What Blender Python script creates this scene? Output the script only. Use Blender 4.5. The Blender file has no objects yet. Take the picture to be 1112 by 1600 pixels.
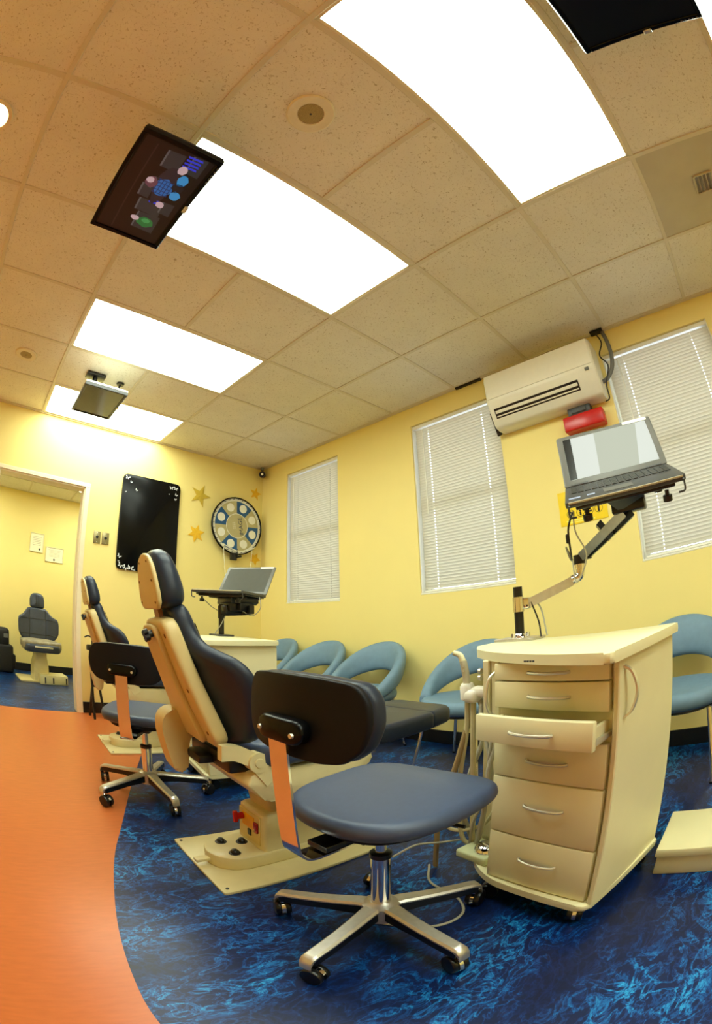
import bpy, bmesh, math, random
from mathutils import Vector, Matrix

# ------------------------------------------------------------------ camera, light, exposure
scene = bpy.context.scene
COL = scene.collection
random.seed(7)
H = 2.54          # ceiling height
WX = 2.456        # wall with the windows
WY = 0.023        # wall with the doorway
XL, YF = -2.44, -7.32
T = 0.61          # ceiling grid module

cam = bpy.data.cameras.new('camera')
cam.type = 'PANO'
cam.panorama_type = 'FISHEYE_EQUISOLID'
cam.sensor_fit = 'AUTO'
cam.sensor_width = 36.0
cam.fisheye_lens = 36.0 * 723.24 / 1600.0
cam.fisheye_fov = math.radians(190)
cam.shift_x = (556.0 - 542.98) / 1112.0
cam.shift_y = (735.75 - 800.0) / 1600.0
cam.clip_start = 0.01
camo = bpy.data.objects.new('camera', cam)
COL.objects.link(camo)
RM = Matrix(((0.71782912, -0.20582104, -0.66510078),
             (-0.69588639, -0.24164801, -0.67627536),
             (-0.02152859, 0.94828474, -0.31669004)))
camo.matrix_world = Matrix.Translation((-0.1959, -3.9845, 0.9348)) @ RM.to_4x4()
scene.camera = camo

world = bpy.data.worlds.new('overcast_sky')
scene.world = world
world.use_nodes = True
bg = world.node_tree.nodes['Background']
bg.inputs[0].default_value = (0.78, 0.90, 1.0, 1)
bg.inputs[1].default_value = 6.0

PANEL_LIGHT = 11.0
SPOT_LIGHT = 18.0
vs = scene.view_settings
vs.view_transform = 'Standard'
vs.look = 'None'
vs.gamma = 1.0
vs.use_curve_mapping = False
vs.exposure = 0.25
scene.cycles.use_denoising = True
scene.cycles.max_bounces = 10
scene.cycles.diffuse_bounces = 5
scene.cycles.glossy_bounces = 4
scene.cycles.transparent_max_bounces = 12
scene.cycles.sample_clamp_indirect = 8.0
scene.cycles.caustics_reflective = False
scene.cycles.caustics_refractive = False

# ------------------------------------------------------------------ materials
def lin(c):
    return tuple(((x / 255.0) / 12.92 if x / 255.0 <= 0.04045 else ((x / 255.0 + 0.055) / 1.055) ** 2.4) for x in c)

MATS = {}
def mat(name, rgb, rough=0.5, metal=0.0, spec=0.5, vary=0.04, vscale=30.0, bump=0.0, bscale=200.0, coat=0.0, emit=0.0, emit_rgb=None, stretch=None, trans=0.0):
    if name in MATS: return MATS[name]
    m = bpy.data.materials.new(name); m.use_nodes = True
    nt = m.node_tree; p = nt.nodes['Principled BSDF']
    c = lin(rgb)
    p.inputs['Roughness'].default_value = rough
    p.inputs['Metallic'].default_value = metal
    p.inputs['Specular IOR Level'].default_value = spec
    if coat: p.inputs['Coat Weight'].default_value = coat; p.inputs['Coat Roughness'].default_value = 0.1
    tc = nt.nodes.new('ShaderNodeTexCoord'); mp = nt.nodes.new('ShaderNodeMapping')
    nt.links.new(tc.outputs['Object'], mp.inputs[0])
    if stretch: mp.inputs['Scale'].default_value = stretch
    n = nt.nodes.new('ShaderNodeTexNoise'); n.inputs['Scale'].default_value = vscale; n.inputs['Detail'].default_value = 4
    nt.links.new(mp.outputs[0], n.inputs['Vector'])
    r = nt.nodes.new('ShaderNodeValToRGB')
    r.color_ramp.elements[0].position = 0.3; r.color_ramp.elements[1].position = 0.7
    r.color_ramp.elements[0].color = tuple(max(0, x * (1 - vary)) for x in c) + (1,)
    r.color_ramp.elements[1].color = tuple(min(1, x * (1 + vary)) for x in c) + (1,)
    nt.links.new(n.outputs['Fac'], r.inputs[0]); nt.links.new(r.outputs[0], p.inputs['Base Color'])
    if bump:
        n2 = nt.nodes.new('ShaderNodeTexNoise'); n2.inputs['Scale'].default_value = bscale; n2.inputs['Detail'].default_value = 3
        nt.links.new(mp.outputs[0], n2.inputs['Vector'])
        b = nt.nodes.new('ShaderNodeBump'); b.inputs['Strength'].default_value = bump; b.inputs['Distance'].default_value = 0.002
        nt.links.new(n2.outputs['Fac'], b.inputs['Height']); nt.links.new(b.outputs[0], p.inputs['Normal'])
    if emit:
        e = lin(emit_rgb or rgb)
        p.inputs['Emission Color'].default_value = e + (1,); p.inputs['Emission Strength'].default_value = emit
    if trans:
        out = nt.nodes['Material Output']
        tl = nt.nodes.new('ShaderNodeBsdfTranslucent'); tl.inputs[0].default_value = c + (1,)
        mx = nt.nodes.new('ShaderNodeMixShader'); mx.inputs[0].default_value = trans
        nt.links.new(p.outputs[0], mx.inputs[1]); nt.links.new(tl.outputs[0], mx.inputs[2]); nt.links.new(mx.outputs[0], out.inputs[0])
    MATS[name] = m
    return m

def mat_tile():
    m = mat('ceiling_tile_fissured', (238, 232, 216), 0.9, vary=0.03, vscale=6)
    nt = m.node_tree; p = nt.nodes['Principled BSDF']
    tc = nt.nodes.new('ShaderNodeTexCoord')
    g = nt.nodes.new('ShaderNodeNewGeometry')
    n = nt.nodes.new('ShaderNodeTexNoise'); n.inputs['Scale'].default_value = 95; n.inputs['Detail'].default_value = 2; n.inputs['Distortion'].default_value = 1.2
    nt.links.new(g.outputs['Position'], n.inputs['Vector'])
    r = nt.nodes.new('ShaderNodeValToRGB'); r.color_ramp.elements[0].position = 0.28; r.color_ramp.elements[1].position = 0.40
    r.color_ramp.elements[0].color = (0.60, 0.53, 0.40, 1); r.color_ramp.elements[1].color = (1, 1, 1, 1)
    nt.links.new(n.outputs['Fac'], r.inputs[0])
    src = p.inputs['Base Color'].links[0].from_socket
    mx = nt.nodes.new('ShaderNodeMix'); mx.data_type = 'RGBA'; mx.blend_type = 'MULTIPLY'; mx.inputs[0].default_value = 1
    nt.links.new(src, mx.inputs[6]); nt.links.new(r.outputs[0], mx.inputs[7]); nt.links.new(mx.outputs[2], p.inputs['Base Color'])
    b = nt.nodes.new('ShaderNodeBump'); b.inputs['Strength'].default_value = 0.5; b.inputs['Distance'].default_value = 0.003
    nt.links.new(n.outputs['Fac'], b.inputs['Height']); nt.links.new(b.outputs[0], p.inputs['Normal'])
    return m

def mat_blue():
    m = mat('blue_marbled_vinyl', (10, 30, 75), 0.34, spec=0.4)
    nt = m.node_tree; p = nt.nodes['Principled BSDF']
    g = nt.nodes.new('ShaderNodeNewGeometry')
    def noise(scale, detail, rough, dist, rot, sc, kind='FBM'):
        mp = nt.nodes.new('ShaderNodeMapping'); mp.inputs['Rotation'].default_value = (0, 0, rot); mp.inputs['Scale'].default_value = sc
        nt.links.new(g.outputs['Position'], mp.inputs[0])
        n = nt.nodes.new('ShaderNodeTexNoise'); n.noise_type = kind
        n.inputs['Scale'].default_value = scale; n.inputs['Detail'].default_value = detail; n.inputs['Roughness'].default_value = rough; n.inputs['Distortion'].default_value = dist
        nt.links.new(mp.outputs[0], n.inputs['Vector']); return n.outputs['Fac']
    def m2(op, a, b):
        k = nt.nodes.new('ShaderNodeMath'); k.operation = op
        for q, v in ((0, a), (1, b)):
            if isinstance(v, (int, float)): k.inputs[q].default_value = v
            else: nt.links.new(v, k.inputs[q])
        return k.outputs[0]
    def vein(f, width):          # thin bright line where the noise crosses its middle
        d = m2('ABSOLUTE', m2('SUBTRACT', f, 0.5), 0)
        k = nt.nodes.new('ShaderNodeMapRange'); k.inputs[1].default_value = 0.0; k.inputs[2].default_value = width; k.inputs[3].default_value = 1.0; k.inputs[4].default_value = 0.0
        nt.links.new(d, k.inputs[0]); return k.outputs[0]
    v1 = vein(noise(11, 6, 0.62, 1.1, 0.75, (0.75, 1.35, 1)), 0.05)
    v2 = vein(noise(21, 5, 0.6, 0.8, 0.5, (0.8, 1.3, 1)), 0.05)
    cl = noise(3.0, 5, 0.6, 0.3, 0.75, (0.7, 1.4, 1))
    fine = noise(70, 3, 0.6, 0.0, 0.0, (1, 1, 1))
    mask = nt.nodes.new('ShaderNodeMapRange'); mask.inputs[1].default_value = 0.38; mask.inputs[2].default_value = 0.66
    nt.links.new(cl, mask.inputs[0])
    tot = m2('ADD', m2('MULTIPLY', m2('ADD', m2('MULTIPLY', v1, 0.62), m2('MULTIPLY', v2, 0.38)), m2('ADD', m2('MULTIPLY', mask.outputs[0], 0.75), 0.18)), m2('ADD', m2('MULTIPLY', cl, 0.22), m2('MULTIPLY', fine, 0.10)))
    r = nt.nodes.new('ShaderNodeValToRGB'); e = r.color_ramp.elements
    e[0].position = 0.10; e[0].color = lin((5, 17, 50)) + (1,)
    e[1].position = 1.0; e[1].color = lin((46, 158, 214)) + (1,)
    for pos, c in ((0.26, (7, 34, 88)), (0.44, (8, 64, 128)), (0.66, (18, 106, 176))):
        k = e.new(pos); k.color = lin(c) + (1,)
    nt.links.new(tot, r.inputs[0]); nt.links.new(r.outputs[0], p.inputs['Base Color'])
    return m

def mat_glass(name='window_glass'):
    m = bpy.data.materials.new(name); m.use_nodes = True; nt = m.node_tree; nt.nodes.clear()
    o = nt.nodes.new('ShaderNodeOutputMaterial'); t = nt.nodes.new('ShaderNodeBsdfTransparent'); g = nt.nodes.new('ShaderNodeBsdfGlossy')
    g.inputs['Roughness'].default_value = 0.02
    lw = nt.nodes.new('ShaderNodeFresnel'); mx = nt.nodes.new('ShaderNodeMixShader')
    nt.links.new(lw.outputs[0], mx.inputs[0]); nt.links.new(t.outputs[0], mx.inputs[1]); nt.links.new(g.outputs[0], mx.inputs[2]); nt.links.new(mx.outputs[0], o.inputs[0])
    return m

M_WALL = mat('yellow_wall_paint', (246, 227, 148), 0.55, spec=0.3, vary=0.015, vscale=3, bump=0.08, bscale=350)
M_CREAMTRIM = mat('cream_trim_paint', (238, 228, 196), 0.45, vary=0.02)
M_TILE = mat_tile()
M_TBAR = mat('beige_tbar', (222, 213, 188), 0.5, vary=0.02)
M_PANEL = mat('light_diffuser', (255, 250, 236), 0.6, emit=PANEL_LIGHT, emit_rgb=(241, 255, 237))
M_ORANGE = mat('orange_vinyl_floor', (196, 106, 54), 0.30, spec=0.4, vary=0.06, vscale=14, stretch=(1, 5, 1))
M_BLUE = mat_blue()
M_BLACKRUB = mat('black_rubber_base', (16, 17, 20), 0.35, vary=0.1)
M_CREAM = mat('cream_laminate', (232, 226, 184), 0.32, vary=0.02, vscale=8)
M_CREAM2 = mat('cream_side_laminate', (228, 220, 178), 0.38, vary=0.02, vscale=8)
M_BEIGE = mat('beige_powder_coat', (218, 206, 156), 0.35, vary=0.03, vscale=20, coat=0.15)
M_BEIGED = mat('beige_moulded_shell', (210, 190, 132), 0.42, vary=0.03, vscale=10)
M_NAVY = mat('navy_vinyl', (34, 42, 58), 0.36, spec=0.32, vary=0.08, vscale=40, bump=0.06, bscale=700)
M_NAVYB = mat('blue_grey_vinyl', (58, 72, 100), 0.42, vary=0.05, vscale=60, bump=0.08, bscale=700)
M_NAVYF = mat('faded_navy_vinyl', (50, 59, 78), 0.36, vary=0.08, vscale=40)
M_BLACKSHELL = mat('black_moulded_back', (14, 14, 20), 0.5, spec=0.2, vary=0.08, bump=0.05, bscale=500)
M_BLACK = mat('black_plastic', (14, 14, 15), 0.3, vary=0.1)
M_BLACKGLOSS = mat('gloss_black', (7, 7, 8), 0.25, spec=0.18, vary=0.1)
M_CHROME = mat('chrome', (225, 225, 225), 0.08, metal=1.0, vary=0.02)
M_ALU = mat('brushed_aluminium', (206, 202, 192), 0.4, metal=0.85, vary=0.06, vscale=60)
M_STEEL = mat('satin_nickel', (222, 220, 206), 0.35, metal=0.7, vary=0.04)
M_TUB = mat('slate_blue_upholstery', (108, 138, 162), 0.55, vary=0.06, vscale=25, bump=0.1, bscale=500)
M_WHITEPL = mat('white_plastic', (240, 238, 228), 0.35, vary=0.02)
M_ACW = mat('cream_appliance_plastic', (240, 236, 220), 0.3, vary=0.015)
M_GREY = mat('grey_plastic', (110, 110, 106), 0.4, vary=0.06)
M_DGREY = mat('dark_grey_plastic', (62, 62, 62), 0.42, vary=0.06)
M_RED = mat('red_plastic', (196, 26, 22), 0.25, vary=0.06)
M_YEL = mat('yellow_print', (250, 214, 12), 0.4, vary=0.03)
M_SLAT = mat('blind_slat', (214, 210, 194), 0.45, vary=0.02, trans=0.12)
M_HOSE = mat('beige_hose', (206, 198, 156), 0.45, vary=0.06)
M_HOSEG = mat('grey_hose', (172, 168, 150), 0.45, vary=0.06)
M_GLASS = mat_glass()
M_FILLFAR = mat('far_light_diffuser', (255, 250, 236), 0.6, emit=PANEL_LIGHT * 1.9, emit_rgb=(246, 255, 236))
M_BLUEPRINT = mat('blue_print', (26, 86, 140), 0.4, vary=0.04)
M_TANPRINT = mat('tan_print', (188, 178, 130), 0.4, vary=0.03)
M_WHITEPRINT = mat('white_print', (238, 236, 222), 0.4, vary=0.02)
M_GOLD = mat('gold_card', (206, 176, 60), 0.35, vary=0.06)
M_GOLD2 = mat('amber_card', (240, 188, 40), 0.4, vary=0.06)
M_SCREENOFF = mat('screen_glass_grey', (86, 88, 84), 0.12, vary=0.03)
M_PAPER = mat('certificate_paper', (244, 238, 206), 0.5, vary=0.02)

# ------------------------------------------------------------------ geometry helpers
def V(*a): return Vector(a)

def box(bm, c, s, rot=None, bevel=0.0, seg=2):
    t = bmesh.new()
    bmesh.ops.create_cube(t, size=1.0)
    bmesh.ops.scale(t, vec=s, verts=t.verts)
    if bevel: bmesh.ops.bevel(t, geom=t.edges[:], offset=min(bevel, min(s) * 0.49), segments=seg, affect='EDGES', profile=0.5)
    m = Matrix.Translation(c)
    if rot is not None: m = m @ (rot.to_4x4() if hasattr(rot, 'to_4x4') else rot)
    bmesh.ops.transform(t, matrix=m, verts=t.verts)
    join(bm, t)

def join(bm, t):
    vm = {}
    for v in t.verts: vm[v] = bm.verts.new(v.co)
    for f in t.faces:
        try:
            nf = bm.faces.new([vm[v] for v in f.verts]); nf.material_index = f.material_index
        except ValueError: pass
    t.free()

def loft(bm, rings, cap=True, closed=True):
    vr = [[bm.verts.new(p) for p in r] for r in rings]
    n = len(vr[0])
    for a, b in zip(vr[:-1], vr[1:]):
        for k in range(n if closed else n - 1):
            k2 = (k + 1) % n
            try: bm.faces.new((a[k], a[k2], b[k2], b[k]))
            except ValueError: pass
    if cap:
        for r, flip in ((vr[0], True), (vr[-1], False)):
            try: bm.faces.new(r[::-1] if flip else r)
            except ValueError: pass
    return vr

def basis(d):
    d = d.normalized()
    a = V(0, 0, 1) if abs(d.z) < 0.9 else V(1, 0, 0)
    x = d.cross(a).normalized()
    return x, x.cross(d).normalized()

def cyl(bm, p0, p1, r0, r1=None, n=20):
    p0, p1 = Vector(p0), Vector(p1); r1 = r0 if r1 is None else r1
    x, y = basis(p1 - p0)
    rings = [[p + (x * math.cos(2 * math.pi * k / n) + y * math.sin(2 * math.pi * k / n)) * r for k in range(n)] for p, r in ((p0, r0), (p1, r1))]
    loft(bm, rings)

def lathe(bm, prof, n=28, c=(0, 0, 0), axis='z'):
    rings = []
    for r, h in prof:
        ring = []
        for k in range(n):
            a = 2 * math.pi * k / n
            q = V(r * math.cos(a), r * math.sin(a), h)
            if axis == 'y': q = V(q.x, -q.z, q.y)
            if axis == 'x': q = V(q.z, q.x, q.y)
            ring.append(q + Vector(c))
        rings.append(ring)
    loft(bm, rings)

def ring_lathe(bm, prof, n=40, c=(0, 0, 0)):
    """closed profile turned about the y axis through c (h towards the viewer)"""
    prof = list(prof) + [prof[0]]
    rings = [[Vector(c) + V(r * math.cos(2 * math.pi * k / n), -h, r * math.sin(2 * math.pi * k / n)) for k in range(n)] for r, h in prof]
    loft(bm, rings, cap=False)

def smooth_path(pts, sub=6):
    pts = [Vector(p) for p in pts]
    if len(pts) < 3: return pts
    out = []
    P = [pts[0] * 2 - pts[1]] + pts + [pts[-1] * 2 - pts[-2]]
    for i in range(1, len(P) - 2):
        a, b, c, d = P[i - 1], P[i], P[i + 1], P[i + 2]
        for k in range(sub):
            t = k / sub
            out.append(0.5 * ((2 * b) + (c - a) * t + (2 * a - 5 * b + 4 * c - d) * t * t + (3 * b - a - 3 * c + d) * t ** 3))
    out.append(pts[-1])
    return out

def tube(bm, pts, r, n=8, smooth=True, sub=6):
    pts = smooth_path(pts, sub) if smooth else [Vector(p) for p in pts]
    rings = []; x = None
    for i, p in enumerate(pts):
        d = (pts[min(i + 1, len(pts) - 1)] - pts[max(i - 1, 0)]).normalized()
        if x is None: x, _ = basis(d)
        x = (x - d * x.dot(d)).normalized(); y = d.cross(x)
        rr = r(i / (len(pts) - 1)) if callable(r) else r
        rings.append([p + (x * math.cos(2 * math.pi * k / n) + y * math.sin(2 * math.pi * k / n)) * rr for k in range(n)])
    loft(bm, rings)

def ribbon(bm, pts, lat, width, thick, smooth=True, sub=6):
    """flat bar swept along pts; lat = constant lateral axis; width may be a function of t"""
    pts = smooth_path(pts, sub) if smooth else [Vector(p) for p in pts]
    lat = Vector(lat).normalized(); rings = []
    for i, p in enumerate(pts):
        d = (pts[min(i + 1, len(pts) - 1)] - pts[max(i - 1, 0)]).normalized()
        nrm = d.cross(lat).normalized(); t = i / (len(pts) - 1)
        w = width(t) if callable(width) else width
        h = thick(t) if callable(thick) else thick
        rings.append([p + lat * w / 2 + nrm * h / 2, p - lat * w / 2 + nrm * h / 2, p - lat * w / 2 - nrm * h / 2, p + lat * w / 2 - nrm * h / 2])
    loft(bm, rings)

def round_poly(pts, r, seg=5):
    """round the corners of a 2d polygon"""
    out = []; n = len(pts)
    for i in range(n):
        p = Vector(pts[i]); a = Vector(pts[i - 1]); b = Vector(pts[(i + 1) % n])
        rr = r[i] if isinstance(r, (list, tuple)) else r
        da, db = (a - p), (b - p); la, lb = da.length, db.length
        k = min(rr, la * 0.49, lb * 0.49)
        q0 = p + da.normalized() * k; q1 = p + db.normalized() * k
        for s in range(seg + 1):
            t = s / seg
            out.append((q0 * (1 - t) ** 2 + p * 2 * t * (1 - t) + q1 * t * t))
    return out

def sym(half):
    """mirror a half outline given as (v, s) from bottom centre to top centre into a closed loop"""
    right = [Vector((v, s)) for v, s in half]
    left = [Vector((-v, s)) for v, s in half if v > 1e-6][::-1]
    return right + left

def resample(loop, n):
    L = [Vector(p) for p in loop]; seg = [(L[(i + 1) % len(L)] - L[i]).length for i in range(len(L))]; tot = sum(seg)
    out = []; i = 0; acc = 0
    for k in range(n):
        d = tot * k / n
        while acc + seg[i] < d: acc += seg[i]; i += 1
        out.append(L[i].lerp(L[(i + 1) % len(L)], (d - acc) / seg[i]))
    return out

def smooth_loop(loop, it=2):
    L = [Vector(p) for p in loop]
    for _ in range(it):
        L = [(L[i - 1] + L[i] * 2 + L[(i + 1) % len(L)]) / 4 for i in range(len(L))]
    return L

def pad(bm, outline, t, edge, fn, crown=0.0, under=True, levels=(0.8, 0.55, 0.28)):
    """soft slab on a 2d outline; fn(a, b, h) -> 3d ; h from 0 to t (+crown)"""
    c = Vector((0, 0))
    for p in outline: c += Vector(p)
    c /= len(outline)
    def ring(ins, sc, h):
        r = []
        for p in outline:
            d = Vector(p) - c
            q = c + d * max(0.02, (1 - ins / max(d.length, 1e-4))) * sc
            r.append(fn(q.x, q.y, h))
        return r
    rings = []
    if under: rings.append(ring(edge * 1.2, 0.5, 0.0))
    rings.append(ring(edge, 1, 0.0))
    for k in range(1, 5):
        a = k / 5 * math.pi / 2
        rings.append(ring(edge * (1 - math.sin(a)), 1, edge * (1 - math.cos(a))))
    if t > 2 * edge: rings.append(ring(0, 1, t - edge))
    for k in range(1, 6):
        a = k / 5 * math.pi / 2
        rings.append(ring(edge * (1 - math.cos(a)), 1, t - edge + edge * math.sin(a)))
    for s in levels:
        rings.append(ring(edge, s, t + crown * (1 - s * s)))
    rings.append(ring(edge, 0.05, t + crown))
    loft(bm, rings)

def prism(bm, outline, h0, h1, fn, bevel=0.0):
    t = bmesh.new()
    a = [t.verts.new((p[0], p[1], h0)) for p in outline]; b = [t.verts.new((p[0], p[1], h1)) for p in outline]
    n = len(a)
    t.faces.new(a[::-1]); t.faces.new(b)
    for k in range(n): t.faces.new((a[k], a[(k + 1) % n], b[(k + 1) % n], b[k]))
    if bevel:
        ed = [e for e in t.edges if abs(e.verts[0].co.z - e.verts[1].co.z) < 1e-6]
        bmesh.ops.bevel(t, geom=ed, offset=bevel, segments=2, affect='EDGES', profile=0.5)
    for v in t.verts: v.co = fn(v.co.x, v.co.y, v.co.z)
    join(bm, t)

def xyz(a, b, h): return V(a, b, h)

def obj(name, bm, m, parent=None, smooth=True, angle=35):
    bmesh.ops.remove_doubles(bm, verts=bm.verts, dist=1e-6)
    bmesh.ops.recalc_face_normals(bm, faces=bm.faces)
    me = bpy.data.meshes.new(name); bm.to_mesh(me); bm.free()
    for x in (m if isinstance(m, (list, tuple)) else [m]): me.materials.append(x)
    if smooth:
        for p in me.polygons: p.use_smooth = True
        me.set_sharp_from_angle(angle=math.radians(angle))
    o = bpy.data.objects.new(name, me); COL.objects.link(o)
    if parent is not None: o.parent = parent
    return o

def part(name, m, parent, build, smooth=True, angle=35):
    bm = bmesh.new(); build(bm)
    return obj(name, bm, m, parent, smooth, angle)

def tag(o, label=None, cat=None, group=None, kind=None):
    if label: o['label'] = label
    if cat: o['category'] = cat
    if group: o['group'] = group
    if kind: o['kind'] = kind
    return o

def thing(name, label, cat, loc=(0, 0, 0), rz=0.0, group=None):
    o = bpy.data.objects.new(name, None); COL.objects.link(o)
    o.empty_display_size = 0.1
    o.location = loc; o.rotation_euler = (0, 0, math.radians(rz))
    return tag(o, label, cat, group)

def struct(name, m, build, label=None, parent=None, smooth=False):
    o = part(name, m, parent, build, smooth)
    if parent is None: tag(o, label, None, None, 'structure')
    return o

def copy_tree(o, parent=None):
    c = o.copy(); COL.objects.link(c); c.parent = parent
    for ch in list(o.children): copy_tree(ch, c)
    return c

def share(name, me, parent, loc, rot=(0, 0, 0)):
    o = bpy.data.objects.new(name, me); COL.objects.link(o); o.parent = parent; o.location = loc; o.rotation_euler = rot
    return o

def text_mesh(bm, s, size, fn, extrude=0.0004):
    cu = bpy.data.curves.new('lettering', 'FONT'); cu.body = s; cu.size = size; cu.extrude = extrude; cu.align_x = 'CENTER'; cu.align_y = 'CENTER'; cu.resolution_u = 3
    o = bpy.data.objects.new('lettering', cu); COL.objects.link(o)
    dg = bpy.context.evaluated_depsgraph_get(); me = bpy.data.meshes.new_from_object(o.evaluated_get(dg))
    t = bmesh.new(); t.from_mesh(me)
    for v in t.verts: v.co = fn(v.co.x, v.co.y, v.co.z)
    join(bm, t)
    bpy.data.objects.remove(o); bpy.data.curves.remove(cu); bpy.data.meshes.remove(me)

# ------------------------------------------------------------------ room shell
# boundary between the orange and the blue vinyl
BND = smooth_path([(1.30, WY, 0), (1.12, -0.35, 0), (0.94, -0.72, 0), (0.746, -1.122, 0), (0.631, -1.367, 0), (0.45, -1.758, 0), (0.257, -2.196, 0), (0.155, -2.42, 0),
       (0.073, -2.648, 0), (-0.005, -2.904, 0), (-0.057, -3.137, 0), (-0.079, -3.313, 0), (-0.07, -3.6, 0), (0.0, -4.0, 0), (0.15, -4.5, 0), (0.3, -5.1, 0), (0.35, -5.8, 0), (0.2, -6.6, 0), (0.0, YF, 0)], 4)
def floor_half(side):
    def b(bm):
        top = [bm.verts.new((side, p.y, 0)) for p in BND]; cur = [bm.verts.new((p.x, p.y, 0)) for p in BND]
        bot = [bm.verts.new((side, p.y, -0.05)) for p in BND]; cb = [bm.verts.new((p.x, p.y, -0.05)) for p in BND]
        for k in range(len(BND) - 1):
            bm.faces.new((top[k], top[k + 1], cur[k + 1], cur[k])); bm.faces.new((bot[k], cb[k], cb[k + 1], bot[k + 1]))
            bm.faces.new((cur[k], cur[k + 1], cb[k + 1], cb[k])); bm.faces.new((top[k], bot[k], bot[k + 1], top[k + 1]))
    return b
struct('floor', M_ORANGE, floor_half(XL), 'orange sheet vinyl floor along the walkway')
struct('floor_blue', M_BLUE, floor_half(WX), 'marbled blue sheet vinyl floor under the treatment chairs')

WIN = [(-0.416, -1.162), (-1.996, -2.749), (-3.574, -4.352)]   # y ranges
ZT, ZB = 2.38, 1.09
HT = H + 0.10

def wall_holes(bm, axis, pos, thick, a0, a1, z1, holes):
    """wall slab; axis 'x' means plane x=pos spanning y"""
    As = sorted({a0, a1} | {h[0] for h in holes} | {h[1] for h in holes}); Zs = sorted({0.0, z1} | {h[2] for h in holes} | {h[3] for h in holes})
    for i in range(len(As) - 1):
        for j in range(len(Zs) - 1):
            ca, cz = (As[i] + As[i + 1]) / 2, (Zs[j] + Zs[j + 1]) / 2
            if any(h[0] < ca < h[1] and h[2] < cz < h[3] for h in holes): continue
            sa, sz = As[i + 1] - As[i], Zs[j + 1] - Zs[j]
            if axis == 'x': box(bm, (pos + thick / 2, ca, cz), (abs(thick), sa, sz))
            else: box(bm, (ca, pos + thick / 2, cz), (sa, abs(thick), sz))
struct('wall_right', M_WALL, lambda bm: wall_holes(bm, 'x', WX, 0.14, YF, WY + 0.13, HT, [(b, a, ZB, ZT) for a, b in WIN]), 'yellow painted wall with three windows')
DX0, DX1, DZ = -0.29, 0.545, 1.965
struct('wall_back', M_WALL, lambda bm: wall_holes(bm, 'y', WY, 0.13, XL, WX, HT, [(DX0, DX1, 0.0, DZ)]), 'yellow painted wall with the doorway')
struct('wall_left', M_WALL, lambda bm: box(bm, (XL - 0.05, (YF + WY) / 2, HT / 2), (0.1, WY - YF, HT)), 'yellow painted wall across the walkway')
struct('wall_front', M_WALL, lambda bm: box(bm, ((XL + WX) / 2, YF - 0.05, HT / 2), (WX - XL, 0.1, HT)), 'yellow painted wall facing the doorway wall')
struct('baseboard_right', M_BLACKRUB, lambda bm: box(bm, (WX - 0.006, (YF + WY) / 2, 0.05), (0.012, WY - YF, 0.10), bevel=0.003), 'black rubber baseboard under the windows')
def bb(bm):
    box(bm, ((DX1 + 0.045 + WX) / 2, WY - 0.006, 0.05), (WX - DX1 - 0.045, 0.012, 0.10), bevel=0.003)
    box(bm, ((XL + DX0 - 0.045) / 2, WY - 0.006, 0.05), (DX0 - 0.045 - XL, 0.012, 0.10), bevel=0.003)
struct('baseboard_back', M_BLACKRUB, bb, 'black rubber baseboard beside the doorway')

# doorway trim
door = bpy.data.objects.new('door_1', None); COL.objects.link(door); door.location = (0, WY, 0)
tag(door, 'cream painted frame of the open doorway', None, None, 'structure')
for nm, x, s in (('jamb', DX1, 1), ('jamb', DX0, -1)):
    def b(bm, x=x, s=s):
        box(bm, (x + s * 0.02, -0.008, DZ / 2), (0.045, 0.018, DZ), bevel=0.003)
        box(bm, (x - s * 0.006, 0.065, DZ / 2), (0.012, 0.13, DZ))
    part(nm, M_CREAMTRIM, door, b, False)
part('head', M_CREAMTRIM, door, lambda bm: (box(bm, ((DX0 + DX1) / 2, -0.008, DZ + 0.018), (DX1 - DX0 + 0.085, 0.018, 0.036), bevel=0.003), box(bm, ((DX0 + DX1) / 2, 0.065, DZ - 0.006), (DX1 - DX0, 0.13, 0.012))), False)

# room behind the doorway
RX0, RX1, RY0, RY1, RH = -1.9, 2.3, WY + 0.13, 2.2, 2.29
struct('floor_far', M_BLUE, lambda bm: box(bm, ((RX0 + RX1) / 2, (WY + RY1) / 2, -0.025), (RX1 - RX0, RY1 - WY, 0.05)), 'marbled blue vinyl floor beyond the doorway')
struct('wall_far', M_WALL, lambda bm: box(bm, ((RX0 + RX1) / 2, RY1 + 0.05, RH / 2), (RX1 - RX0, 0.1, RH)), 'yellow wall of the room beyond the doorway')
struct('wall_far_left', M_WALL, lambda bm: box(bm, (RX0 - 0.05, (RY0 + RY1) / 2, RH / 2), (0.1, RY1 - RY0, RH)), 'yellow side wall of the room beyond the doorway')
struct('wall_far_right', M_WALL, lambda bm: box(bm, (RX1 + 0.05, (RY0 + RY1) / 2, RH / 2), (0.1, RY1 - RY0, RH)), 'yellow end wall of the room beyond the doorway')
struct('baseboard_far', M_BLACKRUB, lambda bm: box(bm, ((RX0 + RX1) / 2, RY1 - 0.006, 0.05), (RX1 - RX0, 0.012, 0.10)), 'black rubber baseboard of the room beyond the doorway')
cf = struct('ceiling_far', M_TBAR, lambda bm: box(bm, ((RX0 + RX1) / 2, (RY0 + RY1) / 2, RH + 0.04), (RX1 - RX0, RY1 - RY0, 0.04)), 'tiled ceiling of the room beyond the doorway')
bm = bmesh.new(); box(bm, (0, 0, 0), (0.594, 0.594, 0.012), bevel=0.003, seg=1); tile_me = obj('tile', bm, M_TILE, None, False).data
bpy.data.objects.remove(bpy.data.objects['tile'])
FAR_FILL = {(1, 1), (4, 1)}
for i in range(6):
    for j in range(3):
        if (i, j) in FAR_FILL: continue
        share('tile', tile_me, cf, (RX0 + 0.305 + i * T + 0.2, RY1 - 0.305 - j * T, RH + 0.012))
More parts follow.
